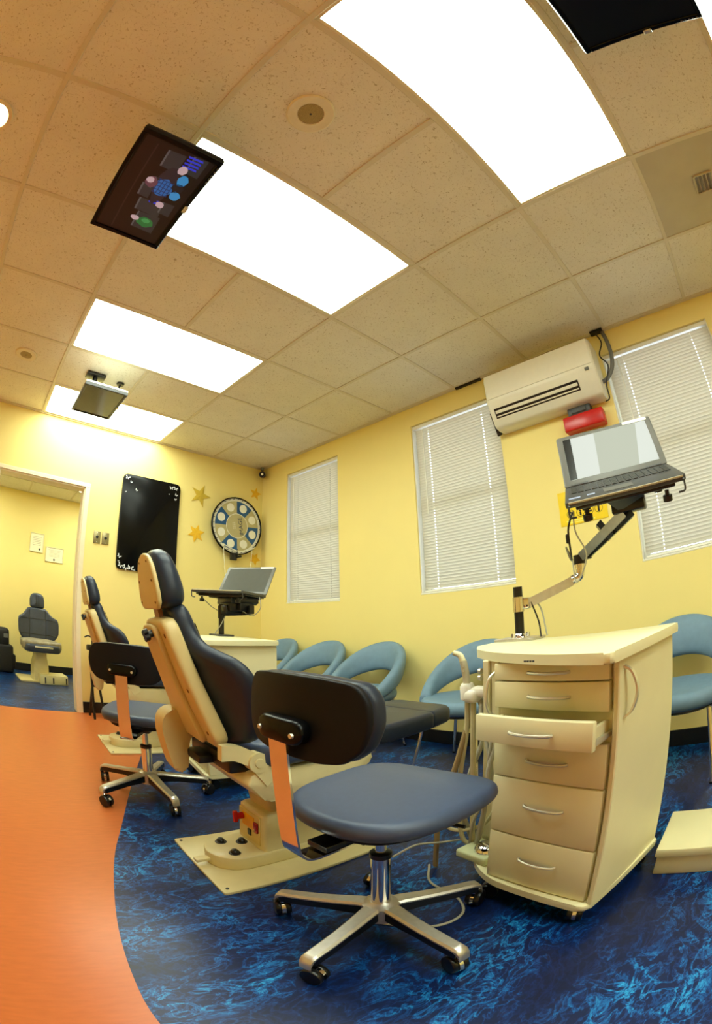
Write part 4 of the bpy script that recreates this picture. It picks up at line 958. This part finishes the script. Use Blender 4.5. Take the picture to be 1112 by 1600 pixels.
# ------------------------------------------------------------------ drawer carts
def cart(label, loc, rz):
    t = thing('drawer_cart', label, 'drawer cart', loc, rz, 'cream drawer carts')
    TOP = round_poly([(-0.085, -0.222), (-0.05, -0.02), (0.02, 0.19), (0.10, 0.315), (0.20, 0.405), (0.34, 0.435), (0.415, 0.40), (0.42, -0.215)], [0.02, 0.3, 0.1, 0.025, 0.02, 0.03, 0.02, 0.012], 4)
    BAS = round_poly([(-0.005, -0.19), (0.0, 0.16), (0.06, 0.275), (0.16, 0.36), (0.42, 0.38), (0.425, -0.205)], [0.03, 0.06, 0.06, 0.06, 0.03, 0.02], 5)
    part('worktop', M_CREAM, t, lambda bm: prism(bm, TOP, 0.797, 0.822, xyz, 0.007), True, 30)
    part('base', M_CREAM, t, lambda bm: prism(bm, BAS, 0.078, 0.102, xyz, 0.009), True, 30)
    part('body', M_CREAM2, t, lambda bm: box(bm, (0.225, -0.002, 0.448), (0.38, 0.352, 0.70), bevel=0.003, seg=1), False)
    part('side_panel', M_CREAM2, t, lambda bm: box(bm, (0.215, -0.186, 0.448), (0.40, 0.016, 0.698), bevel=0.003, seg=1), False)
    part('bay_panel', M_CREAM2, t, lambda bm: (box(bm, (0.29, 0.265, 0.448), (0.24, 0.18, 0.698), bevel=0.003, seg=1)), False)
    part('bay_post', M_CREAM2, t, lambda bm: (box(bm, (0.055, 0.226, 0.70), (0.035, 0.024, 0.195), bevel=0.003, seg=1), box(bm, (0.17, 0.226, 0.70), (0.21, 0.012, 0.195))), False)
    dr = part('bay_door', M_CREAM2, t, lambda bm: box(bm, (0.05, 0.195, 0.70), (0.018, 0.03, 0.195), bevel=0.003, seg=1), False)
    part('handle', M_STEEL, dr, lambda bm: tube(bm, [(0.043, 0.193, 0.765), (0.02, 0.200, 0.745), (0.012, 0.203, 0.70), (0.02, 0.200, 0.655), (0.043, 0.193, 0.635)], 0.0045, 8))
    sp = bpy.data.objects[[c.name for c in t.children if c.name.startswith('side_panel')][0]]
    part('handle', M_STEEL, sp, lambda bm: ribbon(bm, [(0.045, -0.193, 0.772), (0.052, -0.212, 0.755), (0.06, -0.222, 0.71), (0.052, -0.212, 0.665), (0.045, -0.193, 0.648)], (1, 0, 0), 0.012, 0.005), True, 60)
    zs = [(0.746, 0.792), (0.670, 0.743), (0.594, 0.667), (0.470, 0.590), (0.284, 0.467), (0.106, 0.281)]
    for k, (a, b) in enumerate(zs):
        out = 0.075 if k == 2 else 0.0
        x = 0.024 - out
        d = part('drawer', M_CREAM, t, lambda bm, x=x, a=a, b=b: box(bm, (x, 0.003, (a + b) / 2), (0.02, 0.344, b - a), bevel=0.004, seg=2), True, 40)
        if k == 2:
            part('drawer_box', M_CREAM2, d, lambda bm, x=x, a=a, b=b: (box(bm, (x + 0.055, -0.155, (a + b) / 2 - 0.008), (0.10, 0.01, b - a - 0.025)), box(bm, (x + 0.055, 0.16, (a + b) / 2 - 0.008), (0.10, 0.01, b - a - 0.025)), box(bm, (x + 0.055, 0, a + 0.012), (0.10, 0.31, 0.006))), False)
            part('contents', mat('drawer_contents', (70, 90, 60), 0.6, vary=0.6, vscale=60), d, lambda bm, x=x, a=a: [box(bm, (x + 0.05, -0.12 + q * 0.035, a + 0.03), (0.06, 0.026, 0.02 + 0.012 * (q % 3)), bevel=0.003) for q in range(8)], False)
            part('slide_rail', M_STEEL, d, lambda bm, x=x, a=a: box(bm, (x + 0.055, -0.166, a + 0.02), (0.10, 0.008, 0.012)), False)
        zc = (a + b) / 2 if k < 4 else b - 0.075
        part('handle', M_STEEL, d, lambda bm, x=x, zc=zc: tube(bm, [(x - 0.010, 0.062, zc), (x - 0.022, 0.050, zc), (x - 0.030, 0.0, zc), (x - 0.022, -0.050, zc), (x - 0.010, -0.062, zc)], 0.0042, 8))
    part('name_badge', M_DGREY, t, lambda bm: [box(bm, (-0.062, 0.015 - q * 0.008, 0.809), (0.003, 0.005, 0.004), Matrix.Rotation(-0.25, 3, 'Z')) for q in range(4)], False)
    for x, y, a in ((0.04, -0.14, 0.4), (0.04, 0.16, 2.0), (0.38, -0.16, 0.9), (0.38, 0.32, 2.7)): caster(t, x, y, a, 0.029)
    return t
C1, C1A = (0.846, -3.567, 0), -12.5
cart1 = cart('cream drawer cart with its third drawer pulled open', C1, C1A)
C2, C2A = (0.835, -1.744, 0), -8.0
cart2 = copy_tree(cart1); cart2.location = C2; cart2.rotation_euler = (0, 0, math.radians(C2A)); cart2['label'] = 'cream drawer cart partly hidden behind the dental chair backrest'
for o in [c for c in cart2.children if c.name.startswith('drawer') and any(g.name.startswith('slide_rail') for g in c.children)]:
    o.location.x = 0.075                                   # its third drawer is shut
    for g in list(o.children):
        if not g.name.startswith('handle'): bpy.data.objects.remove(g)
def loc_of(c, a, u, v, w):
    r = math.radians(a); return V(c[0] + u * math.cos(r) - v * math.sin(r), c[1] + u * math.sin(r) + v * math.cos(r), w)

# handpiece holder, hoses and foot pedal at the first cart
t = cart1
hb = part('handpiece_holder', M_WHITEPL, t, lambda bm: (box(bm, (0.13, 0.325, 0.685), (0.05, 0.08, 0.03), bevel=0.01), box(bm, (0.12, 0.352, 0.672), (0.055, 0.055, 0.045), bevel=0.016, seg=3), box(bm, (0.14, 0.28, 0.685), (0.03, 0.11, 0.02), bevel=0.005)))
part('clip', M_WHITEPL, hb, lambda bm: lathe(bm, [(0.012, 0.655), (0.022, 0.66), (0.024, 0.70), (0.018, 0.712), (0.012, 0.712)], 20, (0.115, 0.372, 0)))
for z in (0.735, 0.755): part('knob', M_STEEL, hb, lambda bm, z=z: lathe(bm, [(0.009, 0.008), (0.009, 0.018), (0.001, 0.02)], 12, (0.10, 0.315, z), 'y'))
sy = part('air_syringe', mat('syringe_grip', (196, 188, 160), 0.35), t, lambda bm: tube(bm, [(0.115, 0.372, 0.68), (0.113, 0.376, 0.74), (0.11, 0.384, 0.785)], 0.012, 12))
part('nozzle', M_CREAM, sy, lambda bm: tube(bm, [(0.11, 0.384, 0.78), (0.105, 0.392, 0.803), (0.095, 0.41, 0.812)], lambda q: 0.011 - 0.003 * q, 12))
for z in (0.755, 0.77): part('button', M_STEEL, sy, lambda bm, z=z: cyl(bm, (0.10, 0.372, z), (0.094, 0.368, z), 0.004, n=10))
part('hose', M_HOSE, t, lambda bm: tube(bm, [(0.115, 0.372, 0.66), (0.115, 0.377, 0.55), (0.11, 0.40, 0.35), (0.12, 0.39, 0.15), (0.14, 0.36, 0.105), (0.17, 0.33, 0.11)], 0.0085, 10))
HL = [('suction hose hanging straight down from the holder', M_HOSE, 0.0095, [(0.12, 0.352, 0.66), (0.12, 0.352, 0.5), (0.125, 0.35, 0.3), (0.13, 0.345, 0.12), (0.14, 0.33, 0.108)]),
      ('grey hose curving behind the holder', M_HOSEG, 0.0095, [(0.14, 0.345, 0.66), (0.175, 0.36, 0.60), (0.185, 0.37, 0.50), (0.15, 0.385, 0.40), (0.13, 0.40, 0.25), (0.16, 0.38, 0.12)]),
      ('thin grey tube crossing the cart bay', M_HOSEG, 0.006, [(0.13, 0.33, 0.66), (0.10, 0.30, 0.60), (0.08, 0.25, 0.50), (0.085, 0.24, 0.40), (0.10, 0.28, 0.28), (0.11, 0.31, 0.17), (0.13, 0.32, 0.108)]),
      ('thick grey tube looping from the cart bay to the foot pedal', M_HOSEG, 0.008, [(0.12, 0.22, 0.60), (0.07, 0.235, 0.48), (0.06, 0.24, 0.34), (0.09, 0.28, 0.20), (0.12, 0.32, 0.13)]),
      ('pale tube looping low beside the cart', M_HOSE, 0.007, [(0.10, 0.42, 0.34), (0.08, 0.46, 0.24), (0.10, 0.43, 0.17), (0.13, 0.37, 0.17), (0.14, 0.30, 0.22), (0.13, 0.24, 0.32), (0.165, 0.20, 0.36)])]
HL += [('brown tinted hose hanging in front of the cart base', mat('tan_hose', (150, 128, 88), 0.5), 0.0095, [(0.125, 0.372, 0.60), (0.09, 0.40, 0.42), (0.06, 0.435, 0.25), (0.06, 0.445, 0.10), (0.06, 0.445, 0.01)]),
      ('thin grey tube hanging inside the cart bay', M_HOSEG, 0.005, [(0.11, 0.25, 0.62), (0.07, 0.24, 0.5), (0.10, 0.27, 0.36), (0.09, 0.31, 0.24), (0.12, 0.35, 0.12)])]
for lab, m, r, pts in HL:
    part('hose', m, t, lambda bm, pts=pts, r=r: tube(bm, pts, r, 10))['label'] = lab
tag(part('floor_cable', M_HOSEG, None, lambda bm: tube(bm, [loc_of(C1, C1A, 0.15, 0.40, 0.11), loc_of(C1, C1A, 0.05, 0.42, 0.13), loc_of(C1, C1A, -0.05, 0.42, 0.16), loc_of(C1, C1A, -0.14, 0.42, 0.145)], 0.004, 8)), 'thin grey cable running from the cart over the stool leg', 'cable')
tag(part('floor_cable', M_HOSEG, None, lambda bm: tube(bm, [(0.60, -3.19, 0.005), (0.68, -3.36, 0.005), (0.78, -3.40, 0.005), (0.86, -3.33, 0.005), (0.90, -3.20, 0.005), (1.0, -3.12, 0.005)], 0.0045, 8)), 'grey cable looping on the blue floor under the stool', 'cable')
t = thing('foot_pedal', 'pale green foot pedal with chrome dome on the cart base', 'foot pedal', loc_of(C1, C1A, 0.105, 0.275, 0.102), C1A)
part('housing', mat('pale_green_plastic', (196, 200, 158), 0.4), t, lambda bm: box(bm, (0.0, 0.0, 0.016), (0.12, 0.13, 0.032), bevel=0.008, seg=3))
part('dome', M_CHROME, t, lambda bm: lathe(bm, [(0.045, 0.032), (0.044, 0.042), (0.034, 0.054), (0.018, 0.060), (0.001, 0.061)], 28, (0.0, -0.02, 0)))

# ------------------------------------------------------------------ laptop arms and laptops
def frame_mtx(o, X, Y):
    X = Vector(X).normalized(); Y = Vector(Y); Y = (Y - X * Y.dot(X)).normalized(); Z = X.cross(Y)
    return Matrix(((X.x, Y.x, Z.x, o[0]), (X.y, Y.y, Z.y, o[1]), (X.z, Y.z, Z.z, o[2]), (0, 0, 0, 1)))
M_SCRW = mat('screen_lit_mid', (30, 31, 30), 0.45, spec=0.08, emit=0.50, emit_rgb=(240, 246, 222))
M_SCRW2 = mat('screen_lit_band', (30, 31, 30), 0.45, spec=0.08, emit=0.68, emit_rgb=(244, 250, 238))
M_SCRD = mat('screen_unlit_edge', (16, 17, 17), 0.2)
M_LIDG = mat('laptop_grey_bezel', (92, 90, 84), 0.4, vary=0.04)
M_KEY = mat('laptop_keys', (62, 62, 58), 0.45)
def laptop(label, mtx, open_deg, screen, w=0.37, dp=0.25, lh=0.235):
    t = thing('laptop', label, 'laptop'); t.matrix_world = mtx
    base = part('base', M_DGREY, t, lambda bm: prism(bm, round_poly([(-w / 2, -dp), (w / 2, -dp), (w / 2, 0.005), (-w / 2, 0.005)], 0.012, 3), -0.018, 0.0, xyz, 0.004), True, 30)
    part('palm_edge', mat('laptop_edge_trim', (176, 166, 134), 0.3), base, lambda bm: box(bm, (0, -dp - 0.0005, -0.004), (w - 0.02, 0.003, 0.006), bevel=0.001, seg=1), False)
    def keys(bm):
        for r in range(6):
            n = 15
            for c in range(n):
                box(bm, (-w * 0.42 + c * w * 0.84 / (n - 1), -0.035 - r * 0.018, 0.0012), (w * 0.84 / n - 0.003, 0.0145, 0.0024))
    tag(part('keyboard', M_KEY, base, keys, False), kind='stuff')
    part('touchpad', M_LIDG, base, lambda bm: box(bm, (-0.02, -0.195, 0.0006), (0.09, 0.055, 0.0012)), False)
    part('stickers', mat('sticker_blue_silver', (150, 160, 190), 0.4), base, lambda bm: (box(bm, (-0.155, -0.21, 0.0005), (0.035, 0.02, 0.001)), box(bm, (-0.105, -0.205, 0.0005), (0.024, 0.02, 0.001))), False)
    R = Matrix.Rotation(math.radians(180 - open_deg), 4, 'X')
    def lf(bm):
        tmp = bmesh.new(); prism(tmp, round_poly([(-w / 2, 0.0), (w / 2, 0.0), (w / 2, lh), (-w / 2, lh)], 0.01, 3), -0.007, 0.002, xyz, 0.003)
        bmesh.ops.transform(tmp, matrix=R, verts=tmp.verts); join(bm, tmp)
    lid = part('lid', M_LIDG, t, lf, True, 30)
    def sc(bm):
        tmp = bmesh.new(); box(tmp, (0, lh / 2 + 0.003, 0.0022), (w - 0.045, lh - 0.042, 0.001)); bmesh.ops.transform(tmp, matrix=R, verts=tmp.verts); join(bm, tmp)
    sco = part('screen', screen, lid, sc, False)
    if screen is M_SCRW:  # slanted bands of stronger emission and a dark left strip
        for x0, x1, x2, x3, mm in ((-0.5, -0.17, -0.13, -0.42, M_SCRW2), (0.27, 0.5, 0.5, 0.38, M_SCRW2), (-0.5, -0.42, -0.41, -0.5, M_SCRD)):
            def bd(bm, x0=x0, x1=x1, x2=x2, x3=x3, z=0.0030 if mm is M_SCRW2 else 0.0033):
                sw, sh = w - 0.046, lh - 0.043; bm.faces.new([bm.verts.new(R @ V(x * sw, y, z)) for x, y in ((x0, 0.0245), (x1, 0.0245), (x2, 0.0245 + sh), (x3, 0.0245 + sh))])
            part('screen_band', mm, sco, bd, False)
    def lb(bm):
        tmp = bmesh.new(); box(tmp, (w * 0.33, lh - 0.009, 0.0025), (w * 0.26, 0.014, 0.0015)); bmesh.ops.transform(tmp, matrix=R, verts=tmp.verts); join(bm, tmp)
    part('label_strip', M_WHITEPRINT, lid, lb, False)
    for x in (-w * 0.36, w * 0.36): part('hinge', M_DGREY, t, lambda bm, x=x: cyl(bm, (x - 0.03, 0.004, 0.0), (x + 0.03, 0.004, 0.0), 0.007, n=12))
    return t
ML1 = frame_mtx((1.282, -3.711, 1.308), (0.255, -0.966, 0.043), (0.885, 0.257, 0.388))
laptop('open grey laptop with bright screen on the cart arm', ML1, 139.5, M_SCRW)

def tray_parts(t, inv, mtx, w=0.35, dp=0.25):
    f = inv @ mtx
    def pt(x, y, z): return f @ V(x, y, z)
    def bx(bm, c, s, bevel=0.004):
        tmp = bmesh.new(); box(tmp, c, s, bevel=bevel); bmesh.ops.transform(tmp, matrix=f, verts=tmp.verts); join(bm, tmp)
    tr = part('tray', M_BLACK, t, lambda bm: (bx(bm, (0, -dp / 2 + 0.015, -0.023), (w, dp - 0.06, 0.008)), bx(bm, (0, -dp / 2, -0.033), (w * 0.75, 0.05, 0.014)), bx(bm, (0, -0.03, -0.031), (w * 0.9, 0.02, 0.012)), bx(bm, (0, -dp + 0.055, -0.031), (w * 0.9, 0.02, 0.012))))
    for x in (-w * 0.36, w * 0.36):
        for y in (-0.05, -dp + 0.045):
            part('clamp_knob', M_BLACK, tr, lambda bm, x=x, y=y: (cyl(bm, pt(x, y, -0.04), pt(x, y, -0.058), 0.007, n=10), cyl(bm, pt(x, y, -0.055), pt(x, y, -0.072), 0.015, 0.015, 14)))
    for x in (-w * 0.5 - 0.002, w * 0.5 + 0.002):
        part('clip', M_DGREY, tr, lambda bm, x=x: tube(bm, [pt(x * 0.9, -dp + 0.02, -0.05), pt(x, -dp + 0.01, -0.045), pt(x * 1.0, -dp + 0.005, -0.02), pt(x * 0.985, -dp - 0.003, -0.010)], 0.003, 8))
    return pt
P1 = loc_of(C1, C1A, 0.374, 0.36, 0.822)
t = thing('laptop_stand', 'chrome and black jointed laptop arm bolted to the open-drawer cart', 'laptop stand', P1)
inv1 = Matrix.Translation(-P1)
pt1 = tray_parts(t, inv1, ML1)
part('base_plate', M_ALU, t, lambda bm: prism(bm, round_poly([(-0.06, -0.075), (0.05, -0.085), (0.06, 0.075), (-0.05, 0.085)], 0.02, 4), 0.0, 0.009, xyz, 0.002), True, 30)
part('pole', M_BLACK, t, lambda bm: cyl(bm, (0, 0, 0.008), (0, 0, 0.188), 0.0165, n=24))
part('pole_foot', M_CHROME, t, lambda bm: (lathe(bm, [(0.026, 0.008), (0.024, 0.016), (0.018, 0.024)], 24), cyl(bm, (-0.028, 0.012, 0.008), (-0.028, 0.012, 0.026), 0.008, n=12), cyl(bm, (0.026, -0.02, 0.008), (0.026, -0.02, 0.026), 0.008, n=12)))
part('clamp', M_CHROME, t, lambda bm: (cyl(bm, (0, 0, 0.10), (0, 0, 0.152), 0.0205, n=24), box(bm, (0.012, -0.026, 0.128), (0.03, 0.03, 0.04), bevel=0.006)))
E1 = V(1.37, -3.505, 1.027) - P1
lo0 = V(0.012, -0.03, 0.125)
part('lower_arm', M_ALU, t, lambda bm: ribbon(bm, [lo0, lo0.lerp(E1 + V(0, 0, -0.012), 0.85), E1 + V(-0.002, 0.006, -0.008)], (0, 0, 1), 0.034, 0.02, False), True, 40)
part('elbow', M_CHROME, t, lambda bm: (tube(bm, [E1 + V(-0.012, 0.026, -0.018), E1 + V(0, 0, -0.008), E1 + V(0.003, -0.005, 0.02)], 0.016, 14), cyl(bm, E1 + V(0.003, -0.005, 0.015), E1 + V(0.003, -0.005, 0.035), 0.019, n=20)))
part('elbow_joint', M_BLACK, t, lambda bm: (cyl(bm, E1 + V(0.003, -0.005, 0.033), E1 + V(0.003, -0.005, 0.065), 0.021, n=20), box(bm, E1 + V(0.0, -0.03, 0.06), (0.03, 0.045, 0.03), bevel=0.006)))
U1 = pt1(-0.005, -0.125, -0.075)
part('upper_arm', M_ALU, t, lambda bm: ribbon(bm, [E1 + V(-0.004, -0.012, 0.055), U1 + V(0, 0.01, -0.02)], V(1, 0.3, 0), 0.04, 0.03, False), True, 40)
part('upper_arm_cover', M_BLACK, t, lambda bm: ribbon(bm, [E1 + V(0.004, -0.034, 0.06), U1 + V(0.004, -0.018, -0.02)], V(1, 0.3, 0), 0.044, 0.03, False), True, 40)
part('arm_strap', M_BLACK, t, lambda bm: ribbon(bm, [(E1 + V(0, -0.02, 0.058)).lerp(U1, 0.5), (E1 + V(0, -0.02, 0.058)).lerp(U1, 0.6)], V(1, 0.3, 0), 0.05, 0.066, False), False)
part('tilt_bracket', M_BLACK, t, lambda bm: (loft(bm, [[pt1(x, y, -0.044) for x, y in ((-0.06, -0.09), (0.06, -0.09), (0.06, -0.16), (-0.06, -0.16))], [pt1(x, y, -0.075) for x, y in ((-0.03, -0.10), (0.06, -0.10), (0.06, -0.15), (-0.03, -0.15))]]), box(bm, pt1(0.01, -0.125, -0.07), (0.05, 0.11, 0.05), bevel=0.006)))
def cables(bm):
    a = pt1(-0.17, -0.20, -0.04)
    tube(bm, [a, a + V(0, 0.02, -0.05), a + V(0.05, 0.035, -0.13), E1 + V(0.0, 0.04, 0.10), E1 + V(0.0, 0.02, 0.05)], 0.0032, 8)
    tube(bm, [V(0.01, -0.045, 0.13), V(0.01, -0.07, 0.06), V(-0.01, -0.085, 0.008)], 0.003, 8)
    m = a.lerp(E1 + V(0, 0.04, 0.10), 0.72); box(bm, m, (0.012, 0.012, 0.032), bevel=0.004)
part('black_cable', M_BLACK, t, cables)
def cables2(bm):
    a = pt1(-0.168, -0.19, -0.04)
    tube(bm, [a, a + V(0, 0.0, -0.06), a + V(0.04, -0.015, -0.13), a + V(0.09, 0.04, -0.20), E1 + V(0.0, 0.02, 0.05)], 0.0025, 8)
    tube(bm, [V(0.01, -0.03, 0.145), V(0.03, -0.07, 0.11), V(0.01, -0.10, 0.008)], 0.0028, 8)
part('grey_cable', M_HOSEG, t, cables2)

P2 = V(1.205, -1.42, 0.822)
ML2 = frame_mtx((1.365, -1.39, 1.095), (0.48, -0.87, -0.02), (0.87, 0.48, -0.03))
laptop('open laptop with blank grey screen on the far cart', ML2, 124, M_SCREENOFF, 0.37, 0.30, 0.24)
t = thing('laptop_stand', 'black laptop pole and tray bolted to the far cart', 'laptop stand', P2)
pt2 = tray_parts(t, Matrix.Translation(-P2), ML2, 0.36, 0.30)
part('base_plate', M_DGREY, t, lambda bm: prism(bm, round_poly([(-0.06, -0.075), (0.05, -0.085), (0.06, 0.075), (-0.05, 0.085)], 0.02, 4), 0.0, 0.009, xyz, 0.002), True, 30)
part('pole', M_BLACK, t, lambda bm: cyl(bm, (0, 0, 0.008), (0, 0, 0.20), 0.0175, n=24))
part('clamp', M_BLACK, t, lambda bm: (cyl(bm, (0, 0, 0.11), (0, 0, 0.19), 0.023, n=20), box(bm, (0.05, -0.03, 0.165), (0.13, 0.10, 0.06), bevel=0.01)))
part('folded_arm', M_BLACK, t, lambda bm: (ribbon(bm, [(0.0, 0.0, 0.15), (0.12, -0.08, 0.16), (0.10, -0.20, 0.17)], (0, 0, 1), 0.05, 0.03), box(bm, pt2(0.02, -0.11, -0.075), (0.14, 0.14, 0.09), bevel=0.012), box(bm, pt2(0.09, -0.12, -0.085), (0.10, 0.10, 0.06), bevel=0.008), box(bm, pt2(0.05, -0.12, -0.05), (0.20, 0.18, 0.04), bevel=0.01)))
for pts in ([pt2(0.18, -0.08, -0.02), pt2(0.20, -0.10, -0.09), pt2(0.15, -0.11, -0.14), pt2(0.08, -0.12, -0.11)], [(0.03, -0.02, 0.15), (-0.02, -0.03, 0.07), (-0.05, 0.0, 0.008)], [pt2(-0.16, -0.2, -0.05), pt2(-0.12, -0.15, -0.10), (0.0, 0.0, 0.15)]):
    part('cable', M_HOSEG, t, lambda bm, pts=pts: tube(bm, pts, 0.003, 8))

# ------------------------------------------------------------------ tub chairs along the window wall
def tub_chair(label, loc, rz):
    t = thing('tub_chair', label, 'chair', loc, rz, 'slate blue tub chairs along the window wall')
    so = [(0.03 + 0.255 * math.cos(2 * math.pi * k / 48), 0.255 * math.sin(2 * math.pi * k / 48)) for k in range(48)]
    part('seat', M_TUB, t, lambda bm: pad(bm, [Vector(p) for p in so], 0.085, 0.04, lambda a, b, h: V(a, b, 0.37 + h - 0.012 * (1 - min(1, (a * a + b * b) / 0.07))), 0.0), True, 60)
    def back(bm):
        rings = []; n = 40; m = 20
        for k in range(n + 1):
            q = -1 + 2 * k / n; ph = q * math.radians(118)
            f = max(0.0, math.cos(ph * 0.76)) ** 1.15
            r = 0.245 + 0.015 * f
            zc = 0.425 + 0.232 * f; hh = 0.042 + 0.066 * f; th = 0.036 + 0.004 * f
            c = V(-r * math.cos(ph) + 0.0, -r * math.sin(ph), zc)
            rad = V(-math.cos(ph), -math.sin(ph), 0)
            lean = 0.30 * f
            up = (V(0, 0, 1) + rad * lean).normalized(); out = (rad - V(0, 0, 1) * lean).normalized()
            rings.append([c + up * hh * math.copysign(abs(math.sin(a)) ** 0.8, math.sin(a)) + out * th * math.copysign(abs(math.cos(a)) ** 0.8, math.cos(a)) for a in [2 * math.pi * s / m for s in range(m)]])
        loft(bm, rings)
    part('backrest', M_TUB, t, back, True, 80)
    part('under_frame', M_BLACK, t, lambda bm: lathe(bm, [(0.001, 0.352), (0.20, 0.352), (0.22, 0.36), (0.22, 0.374), (0.001, 0.374)], 32, (0.03, 0, 0)))
    for sx in (-1, 1):
        for sy in (-1, 1):
            lg = part('leg', M_CHROME, t, lambda bm, sx=sx, sy=sy: cyl(bm, (0.03 + sx * 0.16, sy * 0.16, 0.36), (0.03 + sx * 0.215, sy * 0.215, 0.008), 0.0125, 0.008, 16))
            part('foot_tip', M_BLACK, lg, lambda bm, sx=sx, sy=sy: cyl(bm, (0.03 + sx * 0.2155, sy * 0.2155, 0.012), (0.03 + sx * 0.216, sy * 0.216, 0.0), 0.011, 0.011, 12))
    return t
TC = [(-0.55, 'slate blue tub chair nearest the corner with the prize wheel'), (-1.15, 'slate blue tub chair under the first gap between windows, second from the corner'), (-1.745, 'slate blue tub chair fully showing its oval back opening'), (-2.58, 'slate blue tub chair partly behind the open-drawer cart and hoses'), (-3.80, 'slate blue tub chair beyond the right side of the open-drawer cart')]
tub = tub_chair(TC[0][1], (2.10, TC[0][0], 0), 180)
for y, lab in TC[1:]:
    c = copy_tree(tub); c.location = (2.10, y, 0); c['label'] = lab

# ------------------------------------------------------------------ remaining things
t = thing('chair_base_box', 'low cream floor box with overhanging lid beside the cart', 'floor box', (1.118, -3.874, 0), -2)
part('box', M_CREAM2, t, lambda bm: box(bm, (0.14, -0.33, 0.038), (0.265, 0.655, 0.076), bevel=0.004), True, 40)
part('lid', M_CREAM, t, lambda bm: box(bm, (0.137, -0.33, 0.092), (0.28, 0.668, 0.034), bevel=0.006), True, 40)
part('lid_ridge', M_CREAM, t, lambda bm: box(bm, (0.25, -0.48, 0.118), (0.08, 0.36, 0.02), bevel=0.006), True, 40)

# certificates in the far room
for x, z, w, h, lab, sx in ((0.335, 1.667, 0.195, 0.245, 'upright framed certificate on the far room wall', 0.045), (0.597, 1.548, 0.255, 0.195, 'wide framed certificate on the far room wall', 0.0)):
    t = thing('certificate', lab, 'certificate', (x, RY1, z), 0, 'framed certificates')
    def fr(bm, w=w, h=h):
        for s in (-1, 1):
            box(bm, (s * (w / 2 - 0.005), -0.008, 0), (0.01, 0.014, h), bevel=0.002, seg=1); box(bm, (0, -0.008, s * (h / 2 - 0.005)), (w, 0.014, 0.01), bevel=0.002, seg=1)
    part('frame', M_CREAM, t, fr, False)
    part('paper', M_PAPER, t, lambda bm, w=w, h=h: box(bm, (0, -0.005, 0), (w - 0.018, 0.004, h - 0.018)), False)
    part('print', mat('grey_print', (176, 168, 130), 0.5), t, lambda bm, w=w, h=h: [box(bm, (0, -0.0074, h * (0.30 - 0.085 * k)), (w * (0.6 if k else 0.7), 0.0008, h * 0.018)) for k in range(6)], False)
    part('seal', M_DGREY, t, lambda bm, h=h, sx=sx: lathe(bm, [(0.014, 0.007), (0.014, 0.0085), (0.001, 0.009)], 16, (sx, 0, -h * 0.33), 'y'))
# bag in the far room
t = thing('rolling_bag', 'black upright bag on the floor of the far room', 'bag', (-0.11, 1.93, 0), 8)
part('body', mat('black_nylon', (14, 14, 18), 0.6, bump=0.2, bscale=300), t, lambda bm: box(bm, (0, 0, 0.17), (0.30, 0.22, 0.34), bevel=0.03, seg=3))
part('upper_pocket', MATS['black_nylon'], t, lambda bm: box(bm, (-0.02, 0, 0.43), (0.24, 0.18, 0.22), bevel=0.04, seg=3))
part('badge', M_GREY, t, lambda bm: box(bm, (0.05, -0.092, 0.45), (0.06, 0.006, 0.05), bevel=0.002, seg=1))
part('side_pocket', MATS['black_nylon'], t, lambda bm: box(bm, (0.16, 0, 0.14), (0.05, 0.16, 0.18), bevel=0.02, seg=2))
# black folding stand between doorway and chair
t = thing('folding_stand', 'black folding metal stand leaning by the doorway frame', 'stand', (0.66, -0.16, 0), 20)
for nm, p, q in (('leg', (-0.04, -0.05, 0), (0.0, 0.04, 0.62)), ('leg', (0.06, -0.06, 0), (0.03, 0.04, 0.62)), ('leg', (0.0, 0.09, 0), (0.02, 0.0, 0.5))):
    part(nm, M_BLACK, t, lambda bm, p=p, q=q: cyl(bm, p, q, 0.011, n=12))
part('crossbar', M_BLACK, t, lambda bm: cyl(bm, (-0.022, -0.01, 0.28), (0.046, -0.01, 0.28), 0.009, n=10))
part('hinge_block', M_BLACK, t, lambda bm: box(bm, (0.012, 0.035, 0.60), (0.09, 0.05, 0.05), bevel=0.01))
part('hook', M_BLACK, t, lambda bm: tube(bm, [(0.012, 0.03, 0.62), (-0.01, 0.0, 0.68), (-0.06, -0.02, 0.70), (-0.10, -0.03, 0.69)], 0.006, 8))
